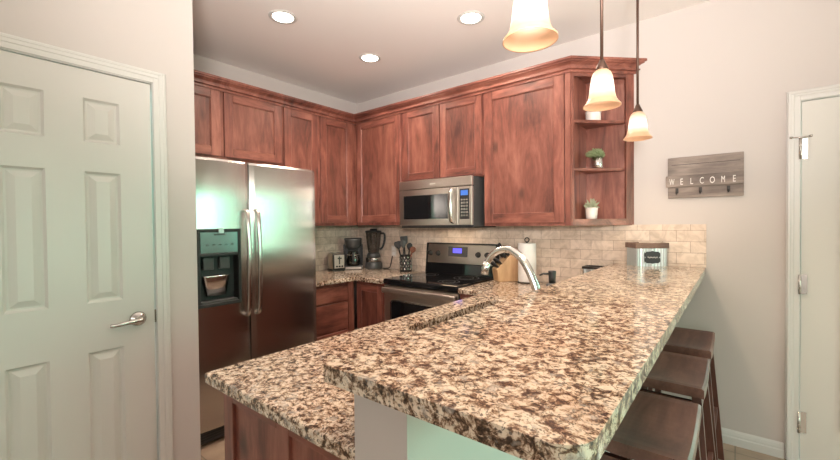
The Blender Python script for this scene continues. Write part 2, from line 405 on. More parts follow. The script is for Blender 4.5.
class MB:
    def __init__(s): s.bm = bmesh.new(); s.mi = 0
    def _fin(s, geom):
        for f in geom:
            if isinstance(f, bmesh.types.BMFace): f.material_index = s.mi
    def box(s, p0, p1, bev=0.0, seg=1, M=None):
        x0, x1 = sorted((p0[0], p1[0])); y0, y1 = sorted((p0[1], p1[1])); z0, z1 = sorted((p0[2], p1[2]))
        vs = [s.bm.verts.new(v) for v in [(x0, y0, z0), (x1, y0, z0), (x1, y1, z0), (x0, y1, z0), (x0, y0, z1), (x1, y0, z1), (x1, y1, z1), (x0, y1, z1)]]
        fs = [s.bm.faces.new([vs[i] for i in q]) for q in [(0, 3, 2, 1), (4, 5, 6, 7), (0, 1, 5, 4), (1, 2, 6, 5), (2, 3, 7, 6), (3, 0, 4, 7)]]
        for f in fs: f.material_index = s.mi
        if M is not None:
            for v in vs: v.co = M @ v.co
        if bev > 0:
            es = list({e for f in fs for e in f.edges})
            r = bmesh.ops.bevel(s.bm, geom=es, offset=bev, segments=seg, affect='EDGES', profile=0.5)
            s._fin(r['faces'])
        return s
    def lathe(s, prof, c=(0, 0, 0), n=28, M=None, cap=True):
        """prof: (radius, z) pairs from bottom to top"""
        rings = []
        for r, z in prof:
            rings.append([s.bm.verts.new((c[0] + r * cos(2 * pi * k / n), c[1] + r * sin(2 * pi * k / n), c[2] + z)) for k in range(n)])
        fs = []
        for a, b in zip(rings, rings[1:]):
            for k in range(n):
                fs.append(s.bm.faces.new((a[k], a[(k + 1) % n], b[(k + 1) % n], b[k])))
        if cap:
            fs.append(s.bm.faces.new(list(reversed(rings[0])))); fs.append(s.bm.faces.new(rings[-1]))
        for f in fs: f.material_index = s.mi; f.smooth = True
        if M is not None:
            for rg in rings:
                for v in rg: v.co = M @ v.co
        return s
    def tube(s, pts, rad, n=12, flat=1.0, side=None, cap=True):
        """tube along points; rad a number or a list; flat squashes the section along `side`"""
        pts = [Vector(p) for p in pts]
        if not isinstance(rad, (list, tuple)): rad = [rad] * len(pts)
        ref = None; rings = []
        for i, p in enumerate(pts):
            t = (pts[min(i + 1, len(pts) - 1)] - pts[max(i - 1, 0)]).normalized()
            if side is not None: u = Vector(side)
            elif ref is None: u = Vector((0, 0, 1)) if abs(t.z) < 0.9 else Vector((1, 0, 0))
            else: u = ref
            u = (u - t * u.dot(t)).normalized(); ref = u
            w = t.cross(u)
            rings.append([s.bm.verts.new(p + u * (rad[i] * flat * cos(2 * pi * k / n)) + w * (rad[i] * sin(2 * pi * k / n))) for k in range(n)])
        fs = []
        for a, b in zip(rings, rings[1:]):
            for k in range(n): fs.append(s.bm.faces.new((a[k], a[(k + 1) % n], b[(k + 1) % n], b[k])))
        if cap:
            fs.append(s.bm.faces.new(list(reversed(rings[0])))); fs.append(s.bm.faces.new(rings[-1]))
        for f in fs: f.material_index = s.mi; f.smooth = True
        return s
    def bar(s, p, q, w, d=None, side=(1, 0, 0)):
        """square-section bar from p to q"""
        d = d or w
        p, q = Vector(p), Vector(q); t = (q - p).normalized()
        u = Vector(side); u = (u - t * u.dot(t)).normalized(); v = t.cross(u)
        A = [[s.bm.verts.new(c + u * (a * w / 2) + v * (b * d / 2)) for a, b in ((-1, -1), (1, -1), (1, 1), (-1, 1))] for c in (p, q)]
        fs = [s.bm.faces.new(list(reversed(A[0]))), s.bm.faces.new(A[1])]
        for k in range(4): fs.append(s.bm.faces.new((A[0][k], A[0][(k + 1) % 4], A[1][(k + 1) % 4], A[1][k])))
        for f in fs: f.material_index = s.mi
        return s
    def prism(s, outer, z0, z1, hole=None):
        """vertical prism of a plan outline (counter-clockwise), optional hole"""
        loops = [outer] + ([hole] if hole else [])
        P = [Vector((*p, 0)) for lp in loops for p in lp]
        tris = tessellate_polygon([[Vector((*p, 0)) for p in lp] for lp in loops])
        bot = [s.bm.verts.new((p.x, p.y, z0)) for p in P]; top = [s.bm.verts.new((p.x, p.y, z1)) for p in P]
        for t in tris:
            a, b, c = (P[i] for i in t)
            if (b - a).cross(c - a).z < 0: t = tuple(reversed(t))
            f = s.bm.faces.new([top[i] for i in t]); f.material_index = s.mi
            f = s.bm.faces.new([bot[i] for i in reversed(t)]); f.material_index = s.mi
        o = 0
        for lp in loops:
            n = len(lp)
            for k in range(n):
                i, j = o + k, o + (k + 1) % n
                f = s.bm.faces.new((bot[i], bot[j], top[j], top[i])); f.material_index = s.mi
            o += n
        return s
    def sweep(s, path, prof, endcut=None):
        """profile (outward offset, z) swept along a plan path; outward is to the right of travel"""
        n = len(path); rings = []
        for i in range(n):
            p = Vector(path[i])
            d0 = (Vector(path[i]) - Vector(path[i - 1])).normalized() if i else None
            d1 = (Vector(path[i + 1]) - Vector(path[i])).normalized() if i < n - 1 else None
            r0 = Vector((d0.y, -d0.x)) if d0 else None; r1 = Vector((d1.y, -d1.x)) if d1 else None
            if r0 and r1:
                mvec = (r0 + r1) / (1 + r0.dot(r1))
            else: mvec = r0 or r1
            ring = []
            for o, z in prof:
                q = p + mvec * o
                if i == n - 1 and endcut is not None and d0.y > 0.1:
                    q = q + d0 * ((endcut - q.y) / d0.y)
                ring.append(s.bm.verts.new((q.x, q.y, z)))
            rings.append(ring)
        m = len(prof)
        for a, b in zip(rings, rings[1:]):
            for k in range(m):
                f = s.bm.faces.new((a[k], b[k], b[(k + 1) % m], a[(k + 1) % m])); f.material_index = s.mi
        s.bm.faces.new(rings[0]); s.bm.faces.new(list(reversed(rings[-1])))
        return s
    def grid(s, us, vs, fn, skip=None):
        V = [[s.bm.verts.new(fn(u, v)) for v in vs] for u in us]
        for i in range(len(us) - 1):
            for j in range(len(vs) - 1):
                if skip and skip((us[i] + us[i + 1]) / 2, (vs[j] + vs[j + 1]) / 2): continue
                f = s.bm.faces.new((V[i][j], V[i + 1][j], V[i + 1][j + 1], V[i][j + 1])); f.material_index = s.mi; f.smooth = True
        return s
    def obj(s, name, mats, parent=None, local=False, smooth=None, bevel=0.0, recalc=True):
        if recalc: bmesh.ops.recalc_face_normals(s.bm, faces=s.bm.faces[:])
        if parent is not None and not local:
            s.bm.transform(WM[parent.name].inverted())
        me = bpy.data.meshes.new(name); s.bm.to_mesh(me); s.bm.free()
        if not isinstance(mats, (list, tuple)): mats = [mats]
        for m in mats: me.materials.append(MT[m])
        o = bpy.data.objects.new(name, me); COL.objects.link(o)
        if parent is not None:
            o.parent = parent; WM[o.name] = WM[parent.name]
        else: WM[o.name] = Matrix.Identity(4)
        if smooth:
            for p in me.polygons: p.use_smooth = True
        if bevel:
            b = o.modifiers.new('soft_edge', 'BEVEL'); b.width = bevel; b.segments = 3; b.limit_method = 'ANGLE'; b.angle_limit = R(40)
            b.harden_normals = False
        return o

def struct(mb, name, mats, **kw):
    o = mb.obj(name, mats, **kw)
    if o.parent is None: o['kind'] = 'structure'
    return o

def spline(pts, n=6):
    P = [Vector(p) for p in pts]; out = []
    for i in range(len(P) - 1):
        a, b, c, d = P[max(i - 1, 0)], P[i], P[i + 1], P[min(i + 2, len(P) - 1)]
        for k in range(n):
            t = k / n
            out.append(0.5 * ((2 * b) + (c - a) * t + (2 * a - 5 * b + 4 * c - d) * t * t + (3 * b - a - 3 * c + d) * t ** 3))
    out.append(P[-1]); return out

def rrect(x0, y0, x1, y1, r, n=5):
    """rounded rectangle; r a number or four radii (x0y0, x1y0, x1y1, x0y1)"""
    if not isinstance(r, (list, tuple)): r = [r] * 4
    out = []
    for (cx, cy, a0), rr in zip(((x0, y0, 180), (x1, y0, 270), (x1, y1, 0), (x0, y1, 90)), r):
        sx = 1 if cx == x0 else -1; sy = 1 if cy == y0 else -1
        if rr <= 0: out.append((cx, cy)); continue
        for k in range(n + 1):
            a = R(a0 + 90 * k / n); out.append((cx + sx * rr + rr * cos(a), cy + sy * rr + rr * sin(a)))
    return out

# ------------------------------------------------------------------ room shell
struct(MB().box((XW - 0.3, YR - 0.3, -0.1), (XR + 0.3, D + 0.3, 0.0)), 'floor', 'floor')
struct(MB().box((XW - 0.3, YR - 0.3, ZC), (XR + 0.3, D + 0.3, ZC + 0.1)), 'ceiling', 'ceiling')
# back wall with the entry door opening
dx0, dx1, dzt = 0.275, 1.21, 2.052
b = MB(); b.box((XW - 0.12, D, 0), (dx0, D + 0.12, ZC)); b.box((dx0, D, dzt), (dx1, D + 0.12, ZC)); b.box((dx1, D, 0), (XR, D + 0.12, ZC))
struct(b, 'wall_back', 'wall')
struct(MB().box((XW - 0.12, 0.72, 0), (XW, D, ZC)), 'wall_left', 'wall')
py0, py1, pzt = 0.034, 0.664, 2.05
b = MB()
b.box((XP - 0.11, YR, 0), (XP, py0, ZC)); b.box((XP - 0.11, py0, pzt), (XP, py1, ZC)); b.box((XP - 0.11, py1, 0), (XP, 0.845, ZC))
b.box((XW, 0.72, 0), (XP - 0.11, 0.845, ZC))
struct(b, 'wall_pantry', 'wall')
b = MB()
b.box((XR, YR, 0), (XR + 0.12, RW[0], ZC)); b.box((XR, RW[1], 0), (XR + 0.12, D + 0.12, ZC))
b.box((XR, RW[0], 0), (XR + 0.12, RW[1], RW[2])); b.box((XR, RW[0], RW[3]), (XR + 0.12, RW[1], ZC))
struct(b, 'wall_right', 'wall')
b = MB()
b.box((XP - 0.11, YR - 0.12, 0), (BW[0], YR, ZC)); b.box((BW[1], YR - 0.12, 0), (XR + 0.12, YR, ZC))
b.box((BW[0], YR - 0.12, 0), (BW[1], YR, BW[2])); b.box((BW[0], YR - 0.12, BW[3]), (BW[1], YR, ZC))
struct(b, 'wall_rear', 'wall')
# windows out of the picture
def win(name, mk):
    w = mk()
    return w
b = MB()
for y in (RW[0] + 0.03, 1.45, RW[1] - 0.03): b.box((XR + 0.02, y - 0.03, RW[2]), (XR + 0.07, y + 0.03, RW[3]))
for z in (RW[2] + 0.03, RW[3] - 0.03): b.box((XR + 0.025, RW[0], z - 0.03), (XR + 0.065, RW[1], z + 0.03))
w = struct(b, 'window_1', 'white')
MB().box((XR + 0.04, RW[0] + 0.05, RW[2] + 0.05), (XR + 0.045, RW[1] - 0.05, RW[3] - 0.05)).obj('pane', 'pane', w)
b = MB()
for x in (BW[0] + 0.03, 0.3, BW[1] - 0.03): b.box((x - 0.03, YR - 0.07, BW[2]), (x + 0.03, YR - 0.02, BW[3]))
for z in (BW[2] + 0.03, BW[3] - 0.03): b.box((BW[0], YR - 0.065, z - 0.03), (BW[1], YR - 0.025, z + 0.03))
w = struct(b, 'window_2', 'white')
MB().box((BW[0] + 0.05, YR - 0.045, BW[2] + 0.05), (BW[1] - 0.05, YR - 0.04, BW[3] - 0.05)).obj('pane', 'pane', w)

# knee wall under the raised bar
BX0, BX1, BY0, BZ0, BZ1 = -0.681, -0.147, 0.513, 1.045, 1.083
KX0, KX1, KY0 = -0.604, -0.463, 0.533
struct(MB().box((KX0, KY0, 0), (KX1, D, BZ0)), 'wall_peninsula', 'wall')

# backsplash tile
TZ = 1.357
struct(MB().box((XW, D - 0.010, 0.905), (KX0, D, TZ)).box((KX0, D - 0.010, BZ1), (BX1 + 0.002, D, TZ)), 'trim_1', 'tile_x')
struct(MB().box((XW, 1.90, 0.905), (XW + 0.010, D - 0.010, TZ)), 'trim_2', 'tile_y')

# baseboards
def base_prof(): return [(0, 0), (0.014, 0), (0.014, 0.045), (0.011, 0.052), (0.011, 0.062), (0.008, 0.078), (0.003, 0.088), (0, 0.088)]
b = MB(); b.sweep([(KX1, D), (0.219, D)], base_prof()); struct(b, 'baseboard_back', 'white')
b = MB(); b.sweep([(KX1, KY0 + 0.02), (KX1, D - 0.02)], base_prof()); struct(b, 'baseboard_bar', 'white')

# ------------------------------------------------------------------ entry door on the back wall (door_2)
d2 = MB()
SX0, SX1, SZ1 = 0.287, 1.198, 2.042
yf, yb = D + 0.006, D + 0.046
for x0, x1, z0, z1 in ((SX0, DL[0], 0.012, SZ1), (DL[1], SX1, 0.012, SZ1), (DL[0], DL[1], 0.012, DL[2]), (DL[0], DL[1], DL[3], SZ1)):
    d2.box((x0, yf, z0), (x1, yb, z1))
d2 = struct(d2, 'door_2', 'door2')
MB().box((DL[0], D + 0.022, DL[2]), (DL[1], D + 0.028, DL[3])).obj('glass', 'pane', d2)
b = MB()
m_ = 0.018
b.box((DL[0] - m_, D - 0.004, DL[2] - m_), (DL[0] + 0.006, D + 0.006, DL[3] + m_), 0.003); b.box((DL[1] - 0.006, D - 0.004, DL[2] - m_), (DL[1] + m_, D + 0.006, DL[3] + m_), 0.003)
b.box((DL[0] + 0.006, D - 0.004, DL[2] - m_), (DL[1] - 0.006, D + 0.006, DL[2] + 0.006), 0.003); b.box((DL[0] + 0.006, D - 0.004, DL[3] - 0.006), (DL[1] - 0.006, D + 0.006, DL[3] + m_), 0.003)
b.obj('glass_bead', 'white', d2)
for z0, z1 in ((1.72, 1.835), (0.96, 1.07), (0.172, 0.290)):
    b = MB()
    b.lathe([(0.007, 0), (0.007, z1 - z0)], (SX0 - 0.006, D - 0.009, z0), 10)
    b.box((SX0 - 0.003, D + 0.001, z0), (SX0 + 0.026, D + 0.006, z1))
    for k in range(1, 5):
        z = z0 + (z1 - z0) * k / 5; b.lathe([(0.0085, -0.002), (0.0085, 0.002)], (SX0 - 0.006, D - 0.009, z), 10)
    b.obj('hinge', 'nickel', d2)
b = MB()
b.tube([(SX0 - 0.006, D - 0.009, 1.835), (SX0 - 0.006, D - 0.009, 1.847)], 0.006)
b.tube([(SX0 - 0.045, D - 0.022, 1.842), (SX0 - 0.006, D - 0.010, 1.842), (SX0 + 0.035, D - 0.024, 1.842)], 0.0035)
b.lathe([(0.007, 0), (0.007, 0.012)], (SX0 - 0.045, D - 0.022, 1.836), 10); b.lathe([(0.007, 0), (0.007, 0.012)], (SX0 + 0.035, D - 0.024, 1.836), 10)
b.obj('hinge_stop', 'nickel', d2)
b = MB(); b.tube([(1.12, yf, 0.95), (1.12, yf - 0.05, 0.95)], 0.012); b.lathe([(0.02, -0.02), (0.028, 0), (0.02, 0.02)], (1.12, yf - 0.06, 0.95)); b.obj('door_handle', 'nickel', d2)
# casing (frame) as its own trim
def casing(path_pts, w, t, zt, plane, lo, hi):
    pass
b = MB()
cw = 0.058
for (w0, w1, th) in ((0.0, cw, 0.010), (0.006, 0.034, 0.015), (0.006, 0.020, 0.020)):
    xa0, xa1 = SX0 - 0.006 - w1, SX0 - 0.006 - w0
    xb0, xb1 = SX1 + 0.006 + w0, SX1 + 0.006 + w1
    zt0, zt1 = SZ1 + 0.006 + w0, SZ1 + 0.006 + w1
    xa0, xa1 = (SX0 - 0.006 - (cw - w0), SX0 - 0.006 - (cw - w1))
    xb0, xb1 = (SX1 + 0.006 + (cw - w1), SX1 + 0.006 + (cw - w0))
    zt0, zt1 = (SZ1 + 0.006 + (cw - w1), SZ1 + 0.006 + (cw - w0))
    b.box((xa0, D - th, 0), (xa1, D, zt1), 0.002); b.box((xb0, D - th, 0), (xb1, D, zt1), 0.002)
    b.box((xa1, D - th, zt0), (xb0, D, zt1), 0.002)
b.box((dx0, D, 0), (SX0 - 0.003, D + 0.1, dzt)); b.box((SX1 + 0.003, D, 0), (dx1, D + 0.1, dzt)); b.box((SX0 - 0.003, D, SZ1 + 0.003), (SX1 + 0.003, D + 0.1, dzt))
struct(b, 'trim_3', 'white')

# ------------------------------------------------------------------ pantry door (door_1)
PY0, PY1, PZ1 = 0.044, 0.654, 2.040
xf = XP - 0.004
cols = [(0.164, 0.289), (0.409, 0.534)]
rows = [(0.215, 0.842), (1.052, 1.612), (1.737, 1.921)]
b = MB()
ys = [PY0, cols[0][0], cols[0][1], cols[1][0], cols[1][1], PY1]
zs = [0.012, rows[0][0], rows[0][1], rows[1][0], rows[1][1], rows[2][0], rows[2][1], PZ1]
b.grid(ys, zs, lambda y, z: (xf, y, z), skip=lambda y, z: any(a < y < c for a, c in cols) and any(a < z < c for a, c in rows))
for f in b.bm.faces: f.smooth = False
b.box((xf - 0.036, PY0, 0.012), (xf - 0.016, PY1, PZ1))
for (y0, y1, z0, z1) in ((PY0, PY0, 0.012, PZ1), (PY1, PY1, 0.012, PZ1)):
    b.grid([xf - 0.03, xf], [z0, z1], lambda x, z, y=y0: (x, y, z))
b.grid([xf - 0.03, xf], [PY0, PY1], lambda x, y: (x, y, PZ1))
d1 = struct(b, 'door_1', 'door')
for (y0, y1) in cols:
    for (z0, z1) in rows:
        b = MB()
        steps = [(0.0, 0.0), (0.009, -0.011), (0.016, -0.012), (0.040, -0.003), (0.043, -0.003)]
        rings = []
        for ins, dep in steps:
            rings.append([b.bm.verts.new((xf + dep, y, z)) for y, z in ((y0 + ins, z0 + ins), (y1 - ins, z0 + ins), (y1 - ins, z1 - ins), (y0 + ins, z1 - ins))])
        for r0, r1 in zip(rings, rings[1:]):
            for k in range(4): b.bm.faces.new((r0[k], r0[(k + 1) % 4], r1[(k + 1) % 4], r1[k]))
        b.bm.faces.new(rings[-1])
        b.obj('door_panel', 'door', d1)
hy, hz = 0.588, 0.955
b = MB()
Mx = Matrix.Translation((xf, hy, hz)) @ Matrix.Rotation(R(90), 4, 'Y')
b.lathe([(0.033, 0.0), (0.033, 0.004), (0.027, 0.012), (0.013, 0.016), (0.012, 0.045), (0.010, 0.05)], n=24, M=Mx)
hd = b.obj('door_handle', 'nickel', d1)
b = MB()
b.tube(spline([(xf + 0.046, hy + 0.004, hz), (xf + 0.050, hy - 0.025, hz - 0.001), (xf + 0.048, hy - 0.06, hz - 0.004), (xf + 0.043, hy - 0.095, hz - 0.008), (xf + 0.040, hy - 0.112, hz - 0.006)], 5),
       [0.011] * 8 + [0.009] * 6 + [0.008] * 6 + [0.006], 12)
b.obj('lever', 'nickel', hd)
MB().box((xf - 0.006, PY1 + 0.001, hz - 0.03), (xf + 0.003, PY1 + 0.006, hz + 0.03)).obj('latch_plate', 'nickel', d1)
b = MB()
cw = 0.055
for (w0, w1, th) in ((0.0, cw, 0.009), (0.004, 0.032, 0.012), (0.004, 0.016, 0.014)):
    ya0, ya1 = PY0 - 0.006 - (cw - w0), PY0 - 0.006 - (cw - w1)
    yb0, yb1 = PY1 + 0.008 + (cw - w1), PY1 + 0.008 + (cw - w0)
    zt0, zt1 = PZ1 + 0.008 + (cw - w1), PZ1 + 0.008 + (cw - w0)
    b.box((XP, ya0, 0), (XP + th, ya1, zt1), 0.002); b.box((XP, yb0, 0), (XP + th, yb1, zt1), 0.002)
    b.box((XP, ya1, zt0), (XP + th, yb0, zt1), 0.002)
b.box((XP - 0.1, py0, 0), (XP, PY0 - 0.003, pzt)); b.box((XP - 0.1, PY1 + 0.006, 0), (XP, py1, pzt)); b.box((XP - 0.1, PY0 - 0.003, PZ1 + 0.004), (XP, PY1 + 0.006, pzt))
struct(b, 'trim_4', 'white')

# ------------------------------------------------------------------ cabinets
FY = D - 0.327           # door face plane of the wall cabinets on the back wall
FX = XW + 0.327          # same on the refrigerator wall
DT = 0.019
def shaker(parent, along, a0, a1, z0, z1, face, st=0.068, name='door'):
    """framed door whose face lies in plane `face`; along 'x' faces -y, along 'y' faces +x"""
    b = MB()
    def bx(p, q, zz0, zz1, f0, f1, bev=0.002):
        if along == 'x': b.box((p, face + f0, zz0), (q, face + f1, zz1), bev)
        else: b.box((face - f0, p, zz0), (face - f1, q, zz1), bev)
    b.mi = 0
    bx(a0, a0 + st, z0, z1, 0, DT); bx(a1 - st, a1, z0, z1, 0, DT)
    b.mi = 1
    bx(a0 + st, a1 - st, z1 - st, z1, 0, DT); bx(a0 + st, a1 - st, z0, z0 + st, 0, DT)
    # small inner bead
    dr = b.obj(name, ['wood', 'wood_x' if along == 'x' else 'wood_y'], parent)
    b = MB()
    bx(a0 + st, a1 - st, z0 + st, z1 - st, 0.010, DT - 0.002, 0)
    for (p, q, r, s_) in ((a0 + st, a0 + st + 0.006, z0 + st, z1 - st), (a1 - st - 0.006, a1 - st, z0 + st, z1 - st),
                          (a0 + st + 0.006, a1 - st - 0.006, z0 + st, z0 + st + 0.006), (a0 + st + 0.006, a1 - st - 0.006, z1 - st - 0.006, z1 - st)):
        b.mi = 1; bx(p, q, r, s_, 0.004, 0.010, 0.0025)
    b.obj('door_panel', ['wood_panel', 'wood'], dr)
    return dr

UB, UT = 1.367, 2.435
UBR = 1.354
# over the refrigerator
t = thing('wall_cabinet', 'short red-brown two-door wood cabinet mounted above the steel refrigerator', 'cabinet', (XW, 1.40, 1.885), 0, 'wood wall cabinets')
MB().box((XW, 0.86, 1.885), (FX - DT, 1.922, UT)).obj('body', 'wood', t)
shaker(t, 'y', 0.885, 1.392, 1.905, 2.405, FX); shaker(t, 'y', 1.422, 1.908, 1.905, 2.405, FX)
# right of the refrigerator
t = thing('wall_cabinet', 'tall two-door wood wall cabinet between the refrigerator and the kitchen corner', 'cabinet', (XW, 2.3, UB), 0, 'wood wall cabinets')
MB().box((XW, 1.924, UB), (FX - DT, D, UT)).obj('body', 'wood', t)
shaker(t, 'y', 1.936, 2.286, 1.395, 2.405, FX); shaker(t, 'y', 2.318, 2.705, 1.395, 2.405, FX)
# corner to microwave
t = thing('wall_cabinet', 'single-door wood wall cabinet left of the microwave, above the blender', 'cabinet', (-2.73, D, UB), 0, 'wood wall cabinets')
MB().box((FX, FY + DT, UB), (-2.414, D, UT)).obj('body', 'wood', t)
shaker(t, 'x', FX + 0.022, -2.432, 1.395, 2.405, FY)
# above microwave
t = thing('wall_cabinet', 'short two-door wood cabinet directly above the microwave', 'cabinet', (-1.98, D, 1.757), 0, 'wood wall cabinets')
MB().box((-2.412, FY + DT, 1.757), (-1.562, D, UT)).obj('body', 'wood', t)
shaker(t, 'x', -2.398, -1.990, 1.772, 2.405, FY, 0.062); shaker(t, 'x', -1.978, -1.574, 1.772, 2.405, FY, 0.062)
# large one
t = thing('wall_cabinet', 'large knotty single-door wood cabinet right of the microwave', 'cabinet', (-1.22, D, UBR), 0, 'wood wall cabinets')
MB().box((-1.560, FY + DT, UBR), (-0.882, D, UT)).obj('body', 'wood', t)
shaker(t, 'x', -1.548, -0.925, 1.376, 2.405, FY, 0.072)
MB().box((-0.921, FY + 0.004, UBR), (-0.882, FY + DT, UT), 0.001).obj('face_stile', 'wood', t)

# angled open end shelf
SA = Vector((-0.880, FY)); SB = Vector((-0.880 + 0.327, D)); L_ = (SB - SA).length
sd = (SB - SA).normalized(); sn = Vector((sd.y, -sd.x))
t = thing('corner_shelf', 'angled open wood shelf unit ending the wall cabinets, holding small plants', 'shelf', (-0.88, D, UBR))
def tri(mb, inset, z0, z1, wall=0.012):
    A = SA - sn * inset; Bq = SB - sn * inset
    # triangle between the side panel, back panel and face
    x0, y1 = -0.880 + wall, D - wall
    kA = (x0 - A.x) / sd.x; kB = (y1 - A.y) / sd.y
    mb.prism([(A + sd * kA)[:], (A + sd * kB)[:], (x0, y1)], z0, z1)
b = MB(); b.box((-0.880, FY + 0.008, UBR + 0.001), (-0.868, D, UT)); b.obj('side_panel', 'wood', t)
b = MB(); b.box((-0.868, D - 0.012, UBR + 0.001), (-0.566, D, UT)); b.obj('back_panel', 'wood', t)
for z0, z1 in ((UBR + 0.002, 1.400), (1.735, 1.753), (2.064, 2.084), (2.40, UT)):
    b = MB(); tri(b, 0.02 if z0 > 1.4 else 0.018, z0, z1); b.obj('shelf_board', 'wood_x', t)
Msh = Matrix.Translation((SA.x, SA.y, 0)) @ Matrix.Rotation(math.atan2(sd.y, sd.x), 4, 'Z')
b = MB()
b.box((0.004, 0, UBR), (0.026, 0.018, UT), 0.001, M=Msh); b.box((L_ - 0.058, 0, UBR), (L_ - 0.018, 0.018, UT), 0.001, M=Msh)
b.mi = 1
b.box((0.026, 0, UBR), (L_ - 0.058, 0.018, 1.400), 0.001, M=Msh); b.box((0.026, 0, 2.375), (L_ - 0.058, 0.018, UT), 0.001, M=Msh)
b.mi = 0
b.prism([(SB - sd * 0.018)[:], (SB.x, D), (SB.x - 0.03, D), ((SB - sd * 0.018) - sn * 0.017)[:]], UBR, UT)
b.obj('face_frame', ['wood', 'wood_x'], t)

# crown moulding
prof = [(0.001, UT - 0.036), (0.010, UT - 0.036), (0.010, UT - 0.020), (0.028, UT - 0.016), (0.028, UT - 0.006), (0.017, UT - 0.003), (0.018, UT + 0.010), (0.032, UT + 0.022), (0.046, UT + 0.027), (0.046, UT + 0.034), (0.057, UT + 0.037), (0.057, UT + 0.053), (-0.02, UT + 0.053), (-0.02, UT + 0.001), (0.001, UT + 0.001)]
b = MB(); b.sweep([(FX, 0.832), (FX, FY), (SA.x, FY), (SB.x, D)], prof, endcut=D)
o = b.obj('crown_moulding', 'wood_x'); tag(o, 'stepped wood crown moulding running along the tops of all wall cabinets', 'moulding')

# base cabinets
CZ0, CZ1 = 0.867, 0.905
BFX, BFY = -2.712, 2.418
LXE, LYE = -2.682, 2.386      # counter edges
t = thing('base_cabinet', 'wood base cabinet with a stack of drawers right of the refrigerator', 'cabinet', (XW, 2.15, 0), 0, 'wood base cabinets')
b = MB(); b.box((XW + 0.012, 1.905, 0.10), (BFX - DT, D - 0.66, CZ0)); b.box((XW + 0.012, 1.905, 0), (BFX - 0.08, D - 0.66, 0.10)); b.obj('body', 'wood', t)
for z0, z1 in ((0.705, 0.842), (0.452, 0.690), (0.130, 0.437)):
    MB().box((BFX - DT + 0.001, 1.922, z0), (BFX, 2.335, z1), 0.004).obj('drawer', 'wood_y', t)
MB().box((BFX - DT + 0.001, 2.345, 0.10), (BFX - 0.006, 2.410, CZ0), 0.001).obj('face_stile', 'wood', t)
t = thing('base_cabinet', 'wood base cabinet with one narrow door left of the range', 'cabinet', (-2.53, D, 0), 0, 'wood base cabinets')
b = MB(); b.box((BFX + 0.004, BFY + DT, 0.10), (-2.346, D - 0.012, CZ0)); b.box((BFX + 0.004, BFY + 0.08, 0), (-2.346, D - 0.012, 0.1)); b.obj('body', 'wood', t)
shaker(t, 'x', BFX + 0.022, -2.372, 0.130, 0.842, BFY, 0.058)
PFX = -1.294
t = thing('base_cabinet', 'wood base cabinet tucked in the corner right of the range', 'cabinet', (-1.2, D, 0), 0, 'wood base cabinets')
b = MB(); b.box((-1.572, BFY, 0.10), (KX0 - 0.004, D - 0.012, CZ0)); b.box((-1.572, BFY + 0.08, 0), (KX0 - 0.004, D - 0.012, 0.1)); b.obj('body', 'wood', t)
MB().box((-1.560, BFY - 0.018, 0.13), (-1.335, BFY - 0.001, 0.842), 0.003).obj('door', 'wood', t)

# peninsula cabinet: hollow body with framed end panel and doors on the kitchen side
t = thing('peninsula_cabinet', 'wood cabinet under the lower granite counter with framed end panel', 'cabinet', (-0.95, 0.6, 0), 0, 'wood base cabinets')
PE = 0.585
b = MB()
b.box((PFX + DT, PE + 0.02, 0.10), (KX0 - 0.004, PE + 0.04, CZ0)); b.box((PFX + DT, 2.375, 0.10), (KX0 - 0.004, 2.395, CZ0))
b.box((PFX + DT, PE + 0.04, 0.10), (KX0 - 0.004, 2.375, 0.12)); b.box((KX0 - 0.02, PE + 0.04, 0.12), (KX0 - 0.004, 2.375, CZ0))
b.box((PFX + DT, PE + 0.04, 0.12), (PFX + DT + 0.012, 2.375, CZ0)); b.box((PFX + 0.08, PE + 0.03, 0), (KX0 - 0.004, 2.395, 0.10))
b.obj('body', 'wood', t)
b = MB()
st = [(PFX, PFX + 0.058), (-0.985, -0.925), (KX0 - 0.052, KX0 - 0.004)]
for x0, x1 in st: b.box((x0, PE, 0.0), (x1, PE + 0.02, CZ0), 0.0015)
b.mi = 1
for (x0, x1) in ((st[0][1], st[1][0]), (st[1][1], st[2][0])):
    b.box((x0, PE, CZ0 - 0.05), (x1, PE + 0.02, CZ0), 0.0015); b.box((x0, PE, 0.0), (x1, PE + 0.02, 0.10), 0.0015)
b.mi = 0
for (x0, x1) in ((st[0][1], st[1][0]), (st[1][1], st[2][0])): b.box((x0, PE + 0.011, 0.10), (x1, PE + 0.02, CZ0 - 0.05))
b.obj('end_panel', ['wood', 'wood_x'], t)
def shaker_west(parent, y0, y1, z0, z1, face, st=0.06):
    b = MB()
    b.box((face, y0, z0), (face + DT - 0.001, y0 + st, z1), 0.002); b.box((face, y1 - st, z0), (face + DT - 0.001, y1, z1), 0.002)
    b.mi = 1
    b.box((face, y0 + st, z1 - st), (face + DT - 0.001, y1 - st, z1), 0.002); b.box((face, y0 + st, z0), (face + DT - 0.001, y1 - st, z0 + st), 0.002)
    dr = b.obj('door', ['wood', 'wood_y'], parent)
    MB().box((face + 0.009, y0 + st, z0 + st), (face + DT - 0.002, y1 - st, z1 - st)).obj('door_panel', 'wood', dr)
for y0, y1 in ((0.62, 1.02), (1.03, 1.36), (1.40, 1.79), (1.80, 2.19)): shaker_west(t, y0, y1, 0.13, 0.84, PFX)

